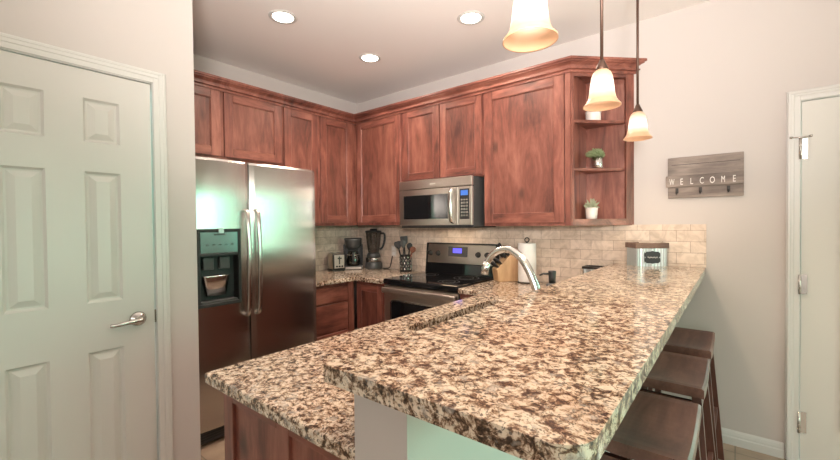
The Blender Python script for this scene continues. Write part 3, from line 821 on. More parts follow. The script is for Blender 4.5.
# ------------------------------------------------------------------ granite
b = MB()
b.prism([(XW + 0.011, 1.895), (LXE, 1.895), (LXE, LYE), (-2.346, LYE), (-2.346, D - 0.011), (XW + 0.011, D - 0.011)], CZ0 + 0.001, CZ1)
o = b.obj('countertop', 'granite', bevel=0.006); tag(o, 'speckled granite countertop in the corner, under the coffee maker and blender', 'countertop', 'granite worktops')
PXE, PYE = -1.335, 0.544
hole = list(reversed(rrect(-1.178, 1.34, -0.765, 2.185, 0.05)))
b = MB()
b.prism([(PXE, PYE), (KX0 - 0.001, PYE), (KX0 - 0.001, D - 0.011), (-1.573, D - 0.011), (-1.573, LYE), (PXE, LYE)], CZ0 + 0.001, CZ1, hole)
o = b.obj('countertop', 'granite', bevel=0.007); tag(o, 'lower granite counter of the peninsula with a sink cut-out', 'countertop', 'granite worktops')
b = MB()
b.prism(rrect(BX0, BY0, BX1, D - 0.011, [0.006, 0.055, 0, 0], 6), BZ0 + 0.001, BZ1)
o = b.obj('raised_countertop', 'granite', bevel=0.007); tag(o, 'raised speckled granite bar top across the foreground', 'countertop', 'granite worktops')

# sink
b = MB()
x0, x1, y0, y1, zb = -1.196, -0.747, 1.322, 2.203, 0.665
b.box((x0, y0, zb), (x1, y1, zb + 0.006)); b.box((x0, y0, zb + 0.006), (x0 + 0.006, y1, CZ0 - 0.001)); b.box((x1 - 0.006, y0, zb + 0.006), (x1, y1, CZ0 - 0.001))
b.box((x0 + 0.006, y0, zb + 0.006), (x1 - 0.006, y0 + 0.006, CZ0 - 0.001)); b.box((x0 + 0.006, y1 - 0.006, zb + 0.006), (x1 - 0.006, y1, CZ0 - 0.001))
t = thing('sink', 'long undermount steel sink sunk into the lower granite counter', 'sink', (-0.957, 1.78, zb))
b.obj('basin', 'steel_x', t)
MB().lathe([(0.045, 0), (0.045, 0.004), (0.03, 0.003)], (-0.957, 1.9, zb + 0.006)).obj('drain', 'chrome', t)

# ------------------------------------------------------------------ refrigerator
RX = -2.540; RY0, RYS, RY1, RZ1 = 0.968, 1.349, 1.885, 1.800
t = thing('refrigerator', 'tall stainless steel side-by-side refrigerator with ice and water dispenser', 'refrigerator', (-2.95, 1.424, 0))
MB().box((-3.34, RY0 + 0.004, 0.02), (RX - 0.075, RY1 - 0.004, RZ1 - 0.012), 0.004).obj('case', 'dark_grey', t)
b = MB(); b.box((RX - 0.075, RY0 + 0.01, 0.02), (RX - 0.03, RY1 - 0.01, 0.095), 0.004)
for k in range(4): b.box((RX - 0.032, RY0 + 0.03, 0.030 + 0.016 * k), (RX - 0.026, RY1 - 0.03, 0.038 + 0.016 * k))
b.obj('base_grille', 'black', t)
for k, (x, y) in enumerate(((-3.25, 1.05), (-3.25, 1.8), (-2.7, 1.05), (-2.7, 1.8))):
    pass
DPY0, DPY1, DPZ0, DPZ1 = 1.006, 1.276, 0.872, 1.358
def fdoor(name, y0, y1, hole=None):
    b = MB(); bulge = 0.020
    us = [y0 + (y1 - y0) * k / 16 for k in range(17)]
    vs = [0.105, 0.5, 1.0, 1.5, 1.72, 1.785, RZ1]
    if hole:
        us = sorted(us + [hole[0], hole[1]]); vs = sorted(vs + [hole[2], hole[3]])
    def xx(y, z=1.0):
        u = (y - (y0 + y1) / 2) / ((y1 - y0) / 2)
        e = max(0, abs(u) - 0.94) / 0.06
        return RX - 0.020 + bulge * (1 - u * u) - 0.008 * e * e - (0.004 if z > 1.79 else 0)
    b.grid(us, vs, lambda y, z: (xx(y, z), y, z), skip=(lambda y, z: hole[0] < y < hole[1] and hole[2] < z < hole[3]) if hole else None)
    xb = RX - 0.070
    for y in (y0, y1): b.grid([xb, xx(y)], vs[:-1] + [RZ1], lambda x, z, y=y: ((x if z < 1.79 or x == xb else x - 0.004), y, z))
    for z in (0.105, RZ1): b.grid(us, [0, 1], lambda y, k, z=z: (xb if k == 0 else xx(y, z), y, z))
    b.grid([y0, y1], [0.105, RZ1], lambda y, z: (xb, y, z))
    for f in b.bm.faces:
        if abs(f.normal.x) < 0.5: f.smooth = False
    return b.obj(name, 'steel', t, recalc=True), xx
dl, xxl = fdoor('freezer_door', RY0, RYS - 0.004, (DPY0 + 0.012, DPY1 - 0.012, DPZ0 + 0.012, DPZ1 - 0.012))
dr, xxr = fdoor('refrigerator_door', RYS + 0.004, RY1)
# dispenser
dxf = RX + 0.006
b = MB()
b.box((RX - 0.03, DPY0, DPZ1 - 0.018), (dxf, DPY1, DPZ1), 0.003); b.box((RX - 0.03, DPY0, DPZ0), (dxf, DPY1, DPZ0 + 0.022), 0.003)
b.box((RX - 0.03, DPY0, DPZ0 + 0.022), (dxf, DPY0 + 0.016, DPZ1 - 0.018), 0.003); b.box((RX - 0.03, DPY1 - 0.020, DPZ0 + 0.022), (dxf, DPY1, DPZ1 - 0.018), 0.003)
b.box((RX - 0.03, DPY0 + 0.016, 1.188), (dxf, DPY1 - 0.020, 1.205), 0.002)
b.box((RX - 0.068, DPY0 + 0.014, DPZ0 + 0.014), (RX - 0.062, DPY1 - 0.014, 1.195))
b.box((RX - 0.065, DPY0 + 0.013, DPZ0 + 0.02), (RX - 0.02, DPY0 + 0.018, 1.19)); b.box((RX - 0.065, DPY1 - 0.02, DPZ0 + 0.02), (RX - 0.02, DPY1 - 0.015, 1.19))
dsp = b.obj('dispenser', 'black', t)
MB().box((RX - 0.02, DPY0 + 0.017, 1.206), (dxf - 0.002, DPY1 - 0.021, DPZ1 - 0.019), 0.002).obj('control_panel', 'smoked', dsp)
for k in range(5): MB().box((dxf - 0.003, DPY0 + 0.05 + 0.038 * k, 1.255), (dxf - 0.0012, DPY0 + 0.068 + 0.038 * k, 1.262)).obj('button', 'dark_grey', dsp)
MB().box((dxf - 0.003, 1.105, 1.318), (dxf - 0.0012, 1.175, 1.325)).obj('badge', 'dark_grey', dsp)
for y in (1.085, 1.185):
    b = MB(); b.box((RX - 0.060, y - 0.032, 1.10), (RX - 0.030, y + 0.032, 1.18), 0.004); b.obj('paddle', 'dark_grey', dsp)
b = MB()
b.lathe([(0.040, 0.0), (0.056, 0.10), (0.058, 0.105)], (0, 0, 0), 16)
for v in b.bm.verts: v.co = Vector((RX - 0.040 + v.co.x * 0.32, 1.135 + v.co.y * 1.5, 0.935 + v.co.z * 1.2))
b.obj('dispenser_cup', 'chrome', dsp)
MB().box((RX - 0.06, DPY0 + 0.02, DPZ0 + 0.022), (RX - 0.004, DPY1 - 0.022, DPZ0 + 0.034), 0.002).obj('drip_tray', 'dark_grey', dsp)
MB().box((dxf - 0.002, 1.132, DPZ1 - 0.028), (dxf + 0.004, 1.165, DPZ1 + 0.004), 0.002).obj('night_light', 'tin', dsp)
for yy, par, xfun in ((1.312, dl, xxl), (1.386, dr, xxr)):
    b = MB()
    x0 = xfun(yy)
    pts = spline([(x0 - 0.002, yy, 1.478), (x0 + 0.030, yy, 1.470), (x0 + 0.044, yy, 1.435), (x0 + 0.054, yy, 1.30), (x0 + 0.058, yy, 1.13), (x0 + 0.054, yy, 0.96), (x0 + 0.044, yy, 0.825), (x0 + 0.030, yy, 0.790), (x0 - 0.002, yy, 0.782)], 5)
    b.tube(pts, 0.013, 12, flat=1.15, side=(0, 1, 0))
    b.obj('handle', 'steel', par)

# ------------------------------------------------------------------ range
GX0, GX1, GF = -2.338, -1.580, 2.398
t = thing('range', 'freestanding stainless steel electric range with black glass cooktop', 'stove', (-1.959, 2.75, 0))
MB().box((GX0 + 0.003, GF + 0.045, 0.06), (GX1 - 0.003, D - 0.030, 0.868)).obj('body', 'dark_grey', t)
b = MB()
b.box((GX0, GF, 0.868), (GX1, D - 0.10, 0.917), 0.012, 3); ct = b.obj('cooktop', 'black_gloss', t)
for (x, y, r) in ((-2.15, 2.56, 0.105), (-1.77, 2.56, 0.085), (-2.15, 2.82, 0.075), (-1.77, 2.82, 0.105)):
    b = MB()
    for q in (r, r * 0.6): b.lathe([(q - 0.002, 0), (q - 0.002, 0.0006), (q + 0.002, 0.0006), (q + 0.002, 0)], (x, y, 0.9172), 40, cap=False)
    b.obj('burner_ring', 'dark_grey', ct)
b = MB()
b.box((GX0 + 0.002, GF + 0.012, 0.232), (GX1 - 0.002, GF + 0.044, 0.862), 0.004)
od = b.obj('oven_door', 'steel_x', t)
b = MB(); wy = GF + 0.0115
wl_, wr_, wz0, wz1 = GX0 + 0.085, GX1 - 0.085, 0.36, 0.735
pr = rrect(wl_, wz0, wr_, wz1, 0.03, 5)
for i in range(1):
    vs_ = [b.bm.verts.new((p[0], wy - 0.003, p[1])) for p in pr]; vb_ = [b.bm.verts.new((p[0], wy + 0.004, p[1])) for p in pr]
    b.bm.faces.new(vs_)
    for k in range(len(pr)): b.bm.faces.new((vs_[k], vs_[(k + 1) % len(pr)], vb_[(k + 1) % len(pr)], vb_[k]))
b.obj('oven_window', 'black_gloss', od)
b = MB()
po = rrect(wl_ - 0.012, wz0 - 0.012, wr_ + 0.012, wz1 + 0.012, 0.04, 5)
vi_ = [b.bm.verts.new((p[0], wy - 0.0045, p[1])) for p in pr]; vo_ = [b.bm.verts.new((p[0], wy - 0.0045, p[1])) for p in po]; vw_ = [b.bm.verts.new((p[0], wy + 0.004, p[1])) for p in po]
for k in range(len(pr)):
    j = (k + 1) % len(pr); b.bm.faces.new((vi_[k], vi_[j], vo_[j], vo_[k])); b.bm.faces.new((vo_[k], vo_[j], vw_[j], vw_[k]))
b.obj('window_trim', 'chrome', od)
b = MB()
b.box((GX0 + 0.006, GF - 0.030, 0.800), (GX1 - 0.006, GF - 0.006, 0.848), 0.010, 3)
for x in (GX0 + 0.05, GX1 - 0.05): b.box((x - 0.015, GF - 0.010, 0.812), (x + 0.015, GF + 0.014, 0.838))
b.obj('handle', 'steel_x', od)
MB().box((GX0 + 0.004, GF + 0.016, 0.06), (GX1 - 0.004, GF + 0.044, 0.222), 0.004).obj('drawer', 'steel_x', t)
# backguard
b = MB()
def slant(mb, x0, x1, z0, z1, yb0, yb1, th):
    vs = [mb.bm.verts.new(v) for v in [(x0, yb0, z0), (x1, yb0, z0), (x1, D - 0.015, z0), (x0, D - 0.015, z0), (x0, yb1, z1), (x1, yb1, z1), (x1, D - 0.015, z1), (x0, D - 0.015, z1)]]
    for q in [(0, 3, 2, 1), (4, 5, 6, 7), (0, 1, 5, 4), (1, 2, 6, 5), (2, 3, 7, 6), (3, 0, 4, 7)]: mb.bm.faces.new([vs[i] for i in q])
slant(b, GX0 + 0.004, GX1 - 0.004, 0.868, 1.196, D - 0.098, D - 0.060, 0)
bg = b.obj('backguard', 'black', t)
ang = math.atan2(0.038, 0.328)
Mbg = Matrix.Translation((0, D - 0.0835, 1.0)) @ Matrix.Rotation(-ang, 4, 'X')
b = MB(); b.box((GX0 + 0.030, -0.007, 0.012), (GX1 - 0.012, 0.002, 0.186), 0.003, M=Mbg); b.obj('control_panel', 'steel_x', bg)
b = MB(); b.box((GX0 + 0.010, -0.004, -0.085), (GX1 - 0.010, 0.002, 0.008), 0.002, M=Mbg); b.obj('lower_panel', 'black_gloss', bg)
b = MB(); b.box((-2.075, -0.010, 0.075), (-1.865, -0.005, 0.165), 0.002, M=Mbg); dp = b.obj('display', 'dark_grey', bg)
b = MB(); b.box((-2.02, -0.012, 0.108), (-1.925, -0.009, 0.150), 0, M=Mbg); b.obj('clock', 'blue_led', dp)
for x in (-2.275, -2.185, -1.755, -1.665):
    Mk = Mbg @ Matrix.Translation((x, -0.006, 0.10)) @ Matrix.Rotation(R(90), 4, 'X')
    b = MB(); b.lathe([(0.026, 0.0), (0.025, 0.006), (0.020, 0.010), (0.018, 0.024), (0.015, 0.026)], n=20, M=Mk); kb = b.obj('knob', 'black', bg)
    b = MB(); b.box((-0.003, -0.016, 0.026), (0.003, 0.016, 0.029), 0, M=Mk); b.obj('knob_mark', 'dark_grey', kb)

# ------------------------------------------------------------------ microwave
WX0, WX1, WF, WZ0, WZ1 = -2.360, -1.603, 2.642, 1.352, 1.752
t = thing('microwave', 'stainless over-the-range microwave with vertical bar handle under short cabinet', 'microwave', (-1.954, 2.86, WZ0))
MB().box((WX0, WF + 0.03, WZ0), (WX1, D - 0.012, WZ1), 0.003).obj('case', 'dark_grey', t)
b = MB(); b.box((WX0, WF - 0.002, 1.676), (WX1, WF + 0.03, WZ1), 0.004)
vt = b.obj('vent_panel', 'steel_x', t)
b = MB(); b.box((-2.01, WF - 0.0035, 1.708), (-1.955, WF - 0.002, 1.717)); b.obj('badge', 'cream', vt)
cx0 = -1.733
b = MB(); b.box((WX0, WF, WZ0 + 0.012), (cx0 - 0.002, WF + 0.03, 1.672), 0.004); md = b.obj('door', 'steel_x', t)
MB().box((WX0 + 0.055, WF - 0.002, WZ0 + 0.065), (cx0 - 0.095, WF + 0.004, 1.622), 0.002).obj('door_window', 'black_gloss', md)
b = MB()
hx = cx0 - 0.045
b.tube(spline([(hx, WF + 0.002, 1.655), (hx, WF - 0.028, 1.645), (hx + 0.004, WF - 0.044, 1.60), (hx + 0.006, WF - 0.050, 1.52), (hx + 0.004, WF - 0.044, 1.44), (hx, WF - 0.028, 1.395), (hx, WF + 0.002, 1.385)], 5), 0.012, 12, flat=1.3, side=(1, 0, 0))
b.obj('handle', 'chrome', md)
b = MB(); b.box((cx0 + 0.001, WF, WZ0 + 0.012), (WX1, WF + 0.03, 1.672), 0.004); cp = b.obj('control_panel', 'steel_x', t)
b = MB(); b.box((cx0 + 0.018, WF - 0.003, WZ0 + 0.06), (WX1 - 0.022, WF + 0.002, 1.652), 0.002); kp = b.obj('keypad', 'black', cp)
b = MB(); b.box((cx0 + 0.030, WF - 0.0045, 1.600), (WX1 - 0.034, WF - 0.002, 1.640)); b.obj('display', 'cyan_led', kp)
b = MB()
for i in range(3):
    for j in range(6): b.box((cx0 + 0.032 + i * 0.024, WF - 0.0042, 1.435 + j * 0.025), (cx0 + 0.046 + i * 0.024, WF - 0.002, 1.447 + j * 0.025))
b.obj('button_marks', 'nickel', kp)
MB().box((WX0 + 0.01, WF + 0.02, WZ0 - 0.010), (WX1 - 0.01, D - 0.02, WZ0 - 0.001)).obj('underside', 'black', t)

cl = bpy.data.lights.new('cooktop_lamp', 'AREA'); cl.shape = 'RECTANGLE'; cl.size = 0.35; cl.size_y = 0.10; cl.energy = 1.0; cl.color = (1.0, 0.72, 0.46)
clo = bpy.data.objects.new('cooktop_lamp', cl); COL.objects.link(clo); clo.location = (-1.98, 2.86, WZ0 - 0.013)

# ------------------------------------------------------------------ bar stools
def make_stool(yc, label):
    xc, ztop = -0.232, 0.742
    t = thing('bar_stool', label, 'stool', (xc, yc, 0), 0, 'saddle bar stools along the bar')
    hw, hl = 0.140, 0.215
    b = MB()
    n = 14
    ys_ = [-hl + 2 * hl * k / n for k in range(n + 1)]
    def top(y): return ztop - 0.026 * (1 - (y / hl) ** 2)
    xs_ = [-hw, -hw + 0.008, hw - 0.008, hw]
    def tp(x, y): 
        z = top(y)
        if abs(x) > hw - 0.004: z -= 0.005
        if abs(y) > hl - 0.004: z -= 0.004
        return (x, y, z)
    b.grid(xs_, ys_, tp)
    b.grid(xs_, ys_, lambda x, y: (x, y, top(y) - 0.042))
    for x in (-hw, hw): b.grid([0, 1], ys_, lambda k, y, x=x: tp(x, y) if k else (x, y, top(y) - 0.042))
    for y in (-hl, hl): b.grid(xs_, [0, 1], lambda x, k, y=y: tp(x, y) if k else (x, y, top(y) - 0.042))
    bmesh.ops.remove_doubles(b.bm, verts=b.bm.verts[:], dist=0.0005)
    for f in b.bm.faces: f.smooth = False
    b.obj('seat', 'stool', t, local=True)
    def lp(sx, sy, z):   # leg axis at height z
        k = (ztop - 0.03 - z) / 0.71
        return Vector((sx * (0.112 + 0.055 * k), sy * (0.165 + 0.085 * k), z))
    for sx in (-1, 1):
        for sy in (-1, 1):
            b = MB(); b.bar(lp(sx, sy, 0.0), lp(sx, sy, 0.694), 0.032, 0.032, side=(1, 0, 0)); b.obj('leg', 'stool_leg', t, local=True)
    for sx in (-1, 1):
        for z in (0.30, 0.64):
            b = MB(); b.bar(lp(sx, -1, z), lp(sx, 1, z), 0.018 if z < .5 else 0.02, 0.026 if z < .5 else 0.05, side=(1, 0, 0)); b.obj('stretcher' if z < .5 else 'apron', 'stool_leg', t, local=True)
    for sy in (-1, 1):
        for z in (0.22, 0.64):
            b = MB(); b.bar(lp(-1, sy, z), lp(1, sy, z), 0.018 if z < .5 else 0.02, 0.026 if z < .5 else 0.06, side=(0, 1, 0)); b.obj('stretcher' if z < .5 else 'apron', 'stool_leg', t, local=True)
    return t
make_stool(1.455, 'dark brown saddle bar stool nearest the camera, with its whole seat in view')
make_stool(2.040, 'dark brown saddle bar stool in the middle of the row of three')
make_stool(2.600, 'dark brown saddle bar stool farthest back, next to the end wall')

# ------------------------------------------------------------------ pendants
def make_pendant(y, z0, label):
    x = -0.41
    t = thing('pendant_lamp', label, 'pendant lamp', (x, y, z0), 0, 'pendant lamps over the bar')
    outer = [(r * 0.89, z * 0.86) for r, z in [(0.0775, 0.0), (0.0765, 0.006), (0.066, 0.018), (0.058, 0.034), (0.053, 0.055), (0.050, 0.080), (0.047, 0.110), (0.043, 0.135), (0.036, 0.153), (0.024, 0.165)]]
    inner = [(r - 0.004, z + (0.002 if i == 0 else 0)) for i, (r, z) in enumerate(outer)]
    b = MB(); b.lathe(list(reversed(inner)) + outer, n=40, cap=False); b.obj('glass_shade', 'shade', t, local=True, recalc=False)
    b = MB(); b.lathe([(0.022, 0.139), (0.024, 0.146), (0.020, 0.156), (0.014, 0.168), (0.009, 0.182)], n=20); b.obj('cap', 'bronze', t, local=True)
    b = MB(); b.lathe([(0.0060, 0.18), (0.0065, ZC - z0 - 0.02)], n=12); b.obj('rod', 'bronze', t, local=True)
    b = MB(); b.lathe([(0.03, ZC - z0 - 0.035), (0.06, ZC - z0 - 0.012), (0.063, ZC - z0)], n=28); b.obj('canopy', 'bronze', t, local=True)
    b = MB(); b.lathe([(0.002, 0.040), (0.018, 0.047), (0.025, 0.066), (0.021, 0.090), (0.012, 0.108), (0.010, 0.138)], n=18); b.obj('bulb', 'bulb', t, local=True)
    l = bpy.data.lights.new('pendant_glow', 'SPOT'); l.energy = PENDANT_POWER; l.color = (1.0, 0.78, 0.55); l.shadow_soft_size = 0.03; l.spot_size = R(165); l.spot_blend = 0.5
    o = bpy.data.objects.new('pendant_glow', l); COL.objects.link(o); o.location = (x, y, z0 - 0.004)
MT['bulb'] = emit('lit_bulb', (1.0, 0.86, 0.66), 3.0)
make_pendant(0.965, 1.840, 'amber glass pendant lamp cut by the top of the photo, nearest the camera')
make_pendant(1.655, 1.829, 'amber glass pendant lamp in the middle, hanging before the end shelf')
make_pendant(2.375, 1.820, 'amber glass pendant lamp farthest back, hanging lowest in the photo')

# ------------------------------------------------------------------ recessed ceiling lights
def make_can(x, y, label, grp='recessed ceiling lights'):
    t = thing('recessed_light', label, 'ceiling light', (x, y, ZC), 0, grp)
    b = MB(); b.lathe([(0.066, -0.001), (0.072, -0.006), (0.088, -0.004), (0.092, -0.0005)], n=36, cap=False)
    b.lathe([(0.066, -0.001), (0.092, -0.0005)], n=36, cap=False)
    b.obj('trim_ring', 'white', t, local=True)
    b = MB(); b.lathe([(0.001, -0.004), (0.066, -0.003), (0.066, -0.001)], n=36); b.obj('lens', 'can', t, local=True)
    l = bpy.data.lights.new('can_beam', 'SPOT'); l.energy = CAN_POWER; l.color = (1.0, 0.84, 0.69); l.spot_size = R(150); l.spot_blend = 0.8; l.shadow_soft_size = 0.07
    o = bpy.data.objects.new('can_beam', l); COL.objects.link(o); o.location = (x, y, ZC - 0.02)
make_can(-2.335, 1.483, 'lit round recessed ceiling light nearest the refrigerator, upper left')
make_can(-1.386, 2.291, 'lit round recessed ceiling light nearest the hanging pendant lamps')
make_can(-2.361, 2.300, 'lit round recessed ceiling light nearest the corner of wall cabinets')

# ------------------------------------------------------------------ faucet and soap
t = thing('faucet', 'chrome gooseneck kitchen faucet arching over the sink', 'faucet', (-0.69, 1.745, CZ1))
b = MB(); b.lathe([(0.030, 0.0), (0.030, 0.006), (0.024, 0.012), (0.023, 0.05), (0.021, 0.06)], (-0.69, 1.745, CZ1), 24); b.obj('base', 'chrome', t)
b = MB()
pts = spline([(-0.69, 1.745, 0.955), (-0.697, 1.745, 1.00), (-0.716, 1.745, 1.07), (-0.752, 1.745, 1.155), (-0.795, 1.745, 1.215), (-0.845, 1.745, 1.247), (-0.895, 1.745, 1.246), (-0.940, 1.745, 1.222), (-0.972, 1.745, 1.180)], 6)
n_ = len(pts); b.tube(pts, [0.0205 - 0.004 * k / n_ for k in range(n_)], 18); b.obj('spout', 'chrome', t)
b = MB(); b.tube([(-0.971, 1.745, 1.183), (-0.982, 1.745, 1.150), (-0.988, 1.745, 1.120)], [0.0185, 0.020, 0.019], 18); b.obj('spray_head', 'chrome', t)
b = MB(); b.tube([(-0.69, 1.765, 0.945), (-0.69, 1.80, 0.955), (-0.70, 1.85, 0.985)], [0.008, 0.007, 0.006], 10); b.obj('lever', 'chrome', t)

t = thing('soap_dispenser', 'black pump soap bottle beside the faucet', 'soap dispenser', (-0.70, 1.90, CZ1))
b = MB(); b.lathe([(0.030, 0.0), (0.032, 0.01), (0.032, 0.155), (0.028, 0.170), (0.014, 0.178)], (-0.70, 1.90, CZ1), 20); b.obj('bottle', 'dark_grey', t)
b = MB(); b.lathe([(0.016, 0.176), (0.017, 0.205), (0.019, 0.232), (0.018, 0.236)], (-0.70, 1.90, CZ1), 16)
b.tube([(-0.70, 1.90, CZ1 + 0.221), (-0.735, 1.875, CZ1 + 0.222), (-0.75, 1.865, CZ1 + 0.214)], [0.006, 0.005, 0.004], 10); b.obj('pump', 'black', t)

# ------------------------------------------------------------------ counter appliances
# toaster, end-on
t = thing('toaster', 'small stainless toaster seen end-on by the refrigerator', 'toaster', (-3.235, 2.625, CZ1), R(-20))
b = MB(); b.box((-0.080, -0.070, 0.012), (0.095, 0.070, 0.180), 0.028, 4); b.obj('shell', 'steel_x', t, local=True, smooth=False)
b = MB(); b.box((0.094, -0.066, 0.014), (0.110, 0.066, 0.172), 0.012, 2); e_ = b.obj('end_cap', 'black', t, local=True)
b = MB(); b.box((0.109, -0.052, 0.030), (0.113, 0.052, 0.165), 0.002); b.box((0.112, -0.005, 0.075), (0.114, 0.005, 0.15)); b.obj('control_plate', 'satin', t, local=True)
b = MB(); b.box((0.1135, -0.006, 0.07), (0.1145, 0.006, 0.15)); b.box((0.113, -0.02, 0.125), (0.130, 0.02, 0.138), 0.003); b.obj('lever', 'black', t, local=True)
for y in (-0.028, 0.0, 0.028):
    b = MB(); b.lathe([(0.009, 0), (0.009, 0.010)], n=12, M=Matrix.Translation((0.1135, y, 0.050)) @ Matrix.Rotation(R(90), 4, 'Y')); b.obj('knob', 'black', t, local=True)
for y in (-0.03, 0.03): MB().box((-0.06, y - 0.012, 0.1795), (0.07, y + 0.012, 0.1812)).obj('slot', 'black', t, local=True)
MB().box((-0.075, -0.065, 0.0), (0.10, 0.065, 0.013)).obj('base', 'black', t, local=True)

# coffee maker
t = thing('coffee_maker', 'black drip coffee maker with glass carafe in the counter corner', 'coffee maker', (-3.190, 2.825, CZ1), R(-42))
b = MB(); b.box((-0.10, -0.095, 0.0), (0.115, 0.095, 0.035), 0.012, 2); b.obj('base', 'dark_grey', t, local=True)
b = MB(); b.box((0.113, -0.085, 0.006), (0.117, 0.085, 0.030), 0.001); b.obj('front_trim', 'satin', t, local=True)
b = MB(); b.box((-0.10, -0.090, 0.036), (-0.030, 0.090, 0.25), 0.010, 2); b.obj('water_tank', 'black', t, local=True)
b = MB(); b.lathe([(0.060, 0.215), (0.078, 0.235), (0.090, 0.30), (0.094, 0.318), (0.088, 0.328)], (0.010, 0, 0), 26); b.box((-0.10, -0.09, 0.25), (-0.02, 0.09, 0.325), 0.01, 2); b.obj('brew_head', 'dark_grey', t, local=True)
b = MB(); b.lathe([(0.060, 0.038), (0.072, 0.060), (0.074, 0.10), (0.062, 0.150), (0.050, 0.175), (0.052, 0.185)], (0.035, 0, 0), 26, cap=False); cf = b.obj('carafe', 'carafe', t, local=True)
b = MB(); b.lathe([(0.063, 0.146), (0.066, 0.152), (0.063, 0.158)], (0.035, 0, 0), 26); b.obj('carafe_band', 'nickel', cf, local=True)
b = MB(); b.tube(spline([(0.095, 0.0, 0.165), (0.125, 0.0, 0.16), (0.135, 0.0, 0.12), (0.125, 0.0, 0.075), (0.108, 0, 0.07)], 4), 0.009, 10, flat=1.4, side=(0, 1, 0)); b.obj('carafe_handle', 'black', cf, local=True)
b = MB(); b.lathe([(0.05, 0.186), (0.055, 0.196), (0.03, 0.204)], (0.035, 0, 0), 22); b.obj('carafe_lid', 'black', cf, local=True)
for y in (-0.094, 0.094):
    b = MB(); b.box((-0.02, y - 0.008, 0.03), (0.0, y + 0.008, 0.26), 0.003); b.obj('side_post', 'black', t, local=True)

# blender
t = thing('blender', 'blender with clear jar and black base beside the coffee maker', 'blender', (-3.020, 2.962, CZ1), R(-50))
b = MB(); b.lathe([(0.090, 0.0), (0.093, 0.010), (0.090, 0.055), (0.082, 0.075)], n=24); b.obj('base', 'dark_grey', t, local=True)
b = MB(); b.lathe([(0.083, 0.0755), (0.083, 0.115), (0.078, 0.120)], n=24); cbz = b.obj('control_band', 'nickel', t, local=True)
b = MB()
for k in range(-2, 3):
    b.box((0.082, -0.006, 0.086), (0.086, 0.006, 0.108), 0, M=Matrix.Rotation(k * 0.28, 4, 'Z'))
b.obj('button', 'dark_grey', cbz, local=True)
b = MB(); b.lathe([(0.075, 0.1205), (0.070, 0.150), (0.058, 0.172)], n=24); b.obj('collar', 'dark_grey', t, local=True)
b = MB(); b.lathe([(0.055, 0.173), (0.062, 0.20), (0.074, 0.30), (0.082, 0.385)], n=24, cap=False); jr = b.obj('jar', 'jar', t, local=True)
b = MB(); b.tube(spline([(0.0, 0.078, 0.375), (0.0, 0.115, 0.37), (0.0, 0.118, 0.30), (0.0, 0.095, 0.23), (0, 0.066, 0.205)], 4), 0.011, 10); b.obj('jar_handle', 'black', jr, local=True)
b = MB(); b.lathe([(0.086, 0.384), (0.088, 0.402), (0.070, 0.406), (0.040, 0.408), (0.038, 0.424), (0.03, 0.426)], n=24); b.obj('lid', 'black', t, local=True)
o = MB().tube(spline([(-2.93, 3.02, CZ1 + 0.006), (-2.90, 2.995, CZ1 + 0.007), (-2.87, 3.03, CZ1 + 0.007), (-2.86, 3.05, CZ1 + 0.03), (-2.83, 3.052, 1.04)], 6), 0.005, 8).obj('power_cord', 'black')
tag(o, 'black appliance cord lying on the counter below the outlet', 'cord')

# outlet
t = thing('wall_outlet', 'off-white double outlet on the tile behind the blender', 'outlet', (-2.815, D - 0.010, 1.09))
MB().box((-2.850, D - 0.016, 1.035), (-2.780, D - 0.0105, 1.150), 0.003).obj('cover_plate', 'cream', t)
for z in (1.066, 1.118): MB().box((-2.832, D - 0.0185, z - 0.016), (-2.798, D - 0.016, z + 0.016), 0.002).obj('socket', 'paper', t)

# utensil crock
t = thing('utensil_holder', 'dark crock packed with cooking utensils left of the range', 'utensil holder', (-2.560, 2.955, CZ1))
b = MB(); b.lathe([(0.058, 0.0), (0.060, 0.005), (0.060, 0.165), (0.056, 0.165), (0.056, 0.012), (0.01, 0.010)], n=24); b.obj('crock', 'iron', t, local=True)
b = MB()
for k in range(12):
    for j in range(5):
        a_ = 2 * pi * (k + 0.5 * (j % 2)) / 12
        b.box((-0.004, -0.007, -0.009), (0.004, 0.007, 0.009), 0.002, M=Matrix.Translation((0.060 * cos(a_), 0.060 * sin(a_), 0.03 + 0.028 * j)) @ Matrix.Rotation(a_, 4, 'Z'))
b.obj('embossed_pattern', 'nickel', t, local=True)
def utensil(name, label, base, tip, kind, mat):
    t = thing(name, label, 'utensil', (-2.560 + base[0], 2.955 + base[1], CZ1 + 0.014), 0, 'utensils in the crock')
    v = Vector((tip[0] - base[0], tip[1] - base[1], tip[2] - 0.0)); dv = v.normalized()
    p1 = v * 0.74
    b = MB(); b.tube([(0, 0, 0), p1], 0.006, 8); b.obj('handle', mat, t, local=True)
    b = MB()
    sd_ = Vector((0.78, 0.63, 0)); sd_ = (sd_ - dv * sd_.dot(dv)).normalized(); nn = dv.cross(sd_)
    L = v.length * 0.26
    if kind == 'spoon': prof_ = [(0.0, 0.008), (0.25, 0.022), (0.55, 0.030), (0.85, 0.024), (1.0, 0.008)]
    elif kind == 'turner': prof_ = [(0.0, 0.010), (0.2, 0.034), (0.9, 0.038), (1.0, 0.034)]
    else: prof_ = [(0.0, 0.008), (0.3, 0.030), (0.6, 0.040), (0.9, 0.036), (1.0, 0.022)]
    rings = []
    for s_, w_ in prof_:
        c_ = p1 + dv * (L * s_)
        rings.append([b.bm.verts.new(c_ + sd_ * a * w_ + nn * h) for a, h in ((-1, 0), (0, -0.007), (1, 0), (0, 0.007))])
    for r0, r1 in zip(rings, rings[1:]):
        for k in range(4): b.bm.faces.new((r0[k], r0[(k + 1) % 4], r1[(k + 1) % 4], r1[k]))
    b.bm.faces.new(rings[0]); b.bm.faces.new(list(reversed(rings[-1])))
    b.obj('head', mat, t, local=True)
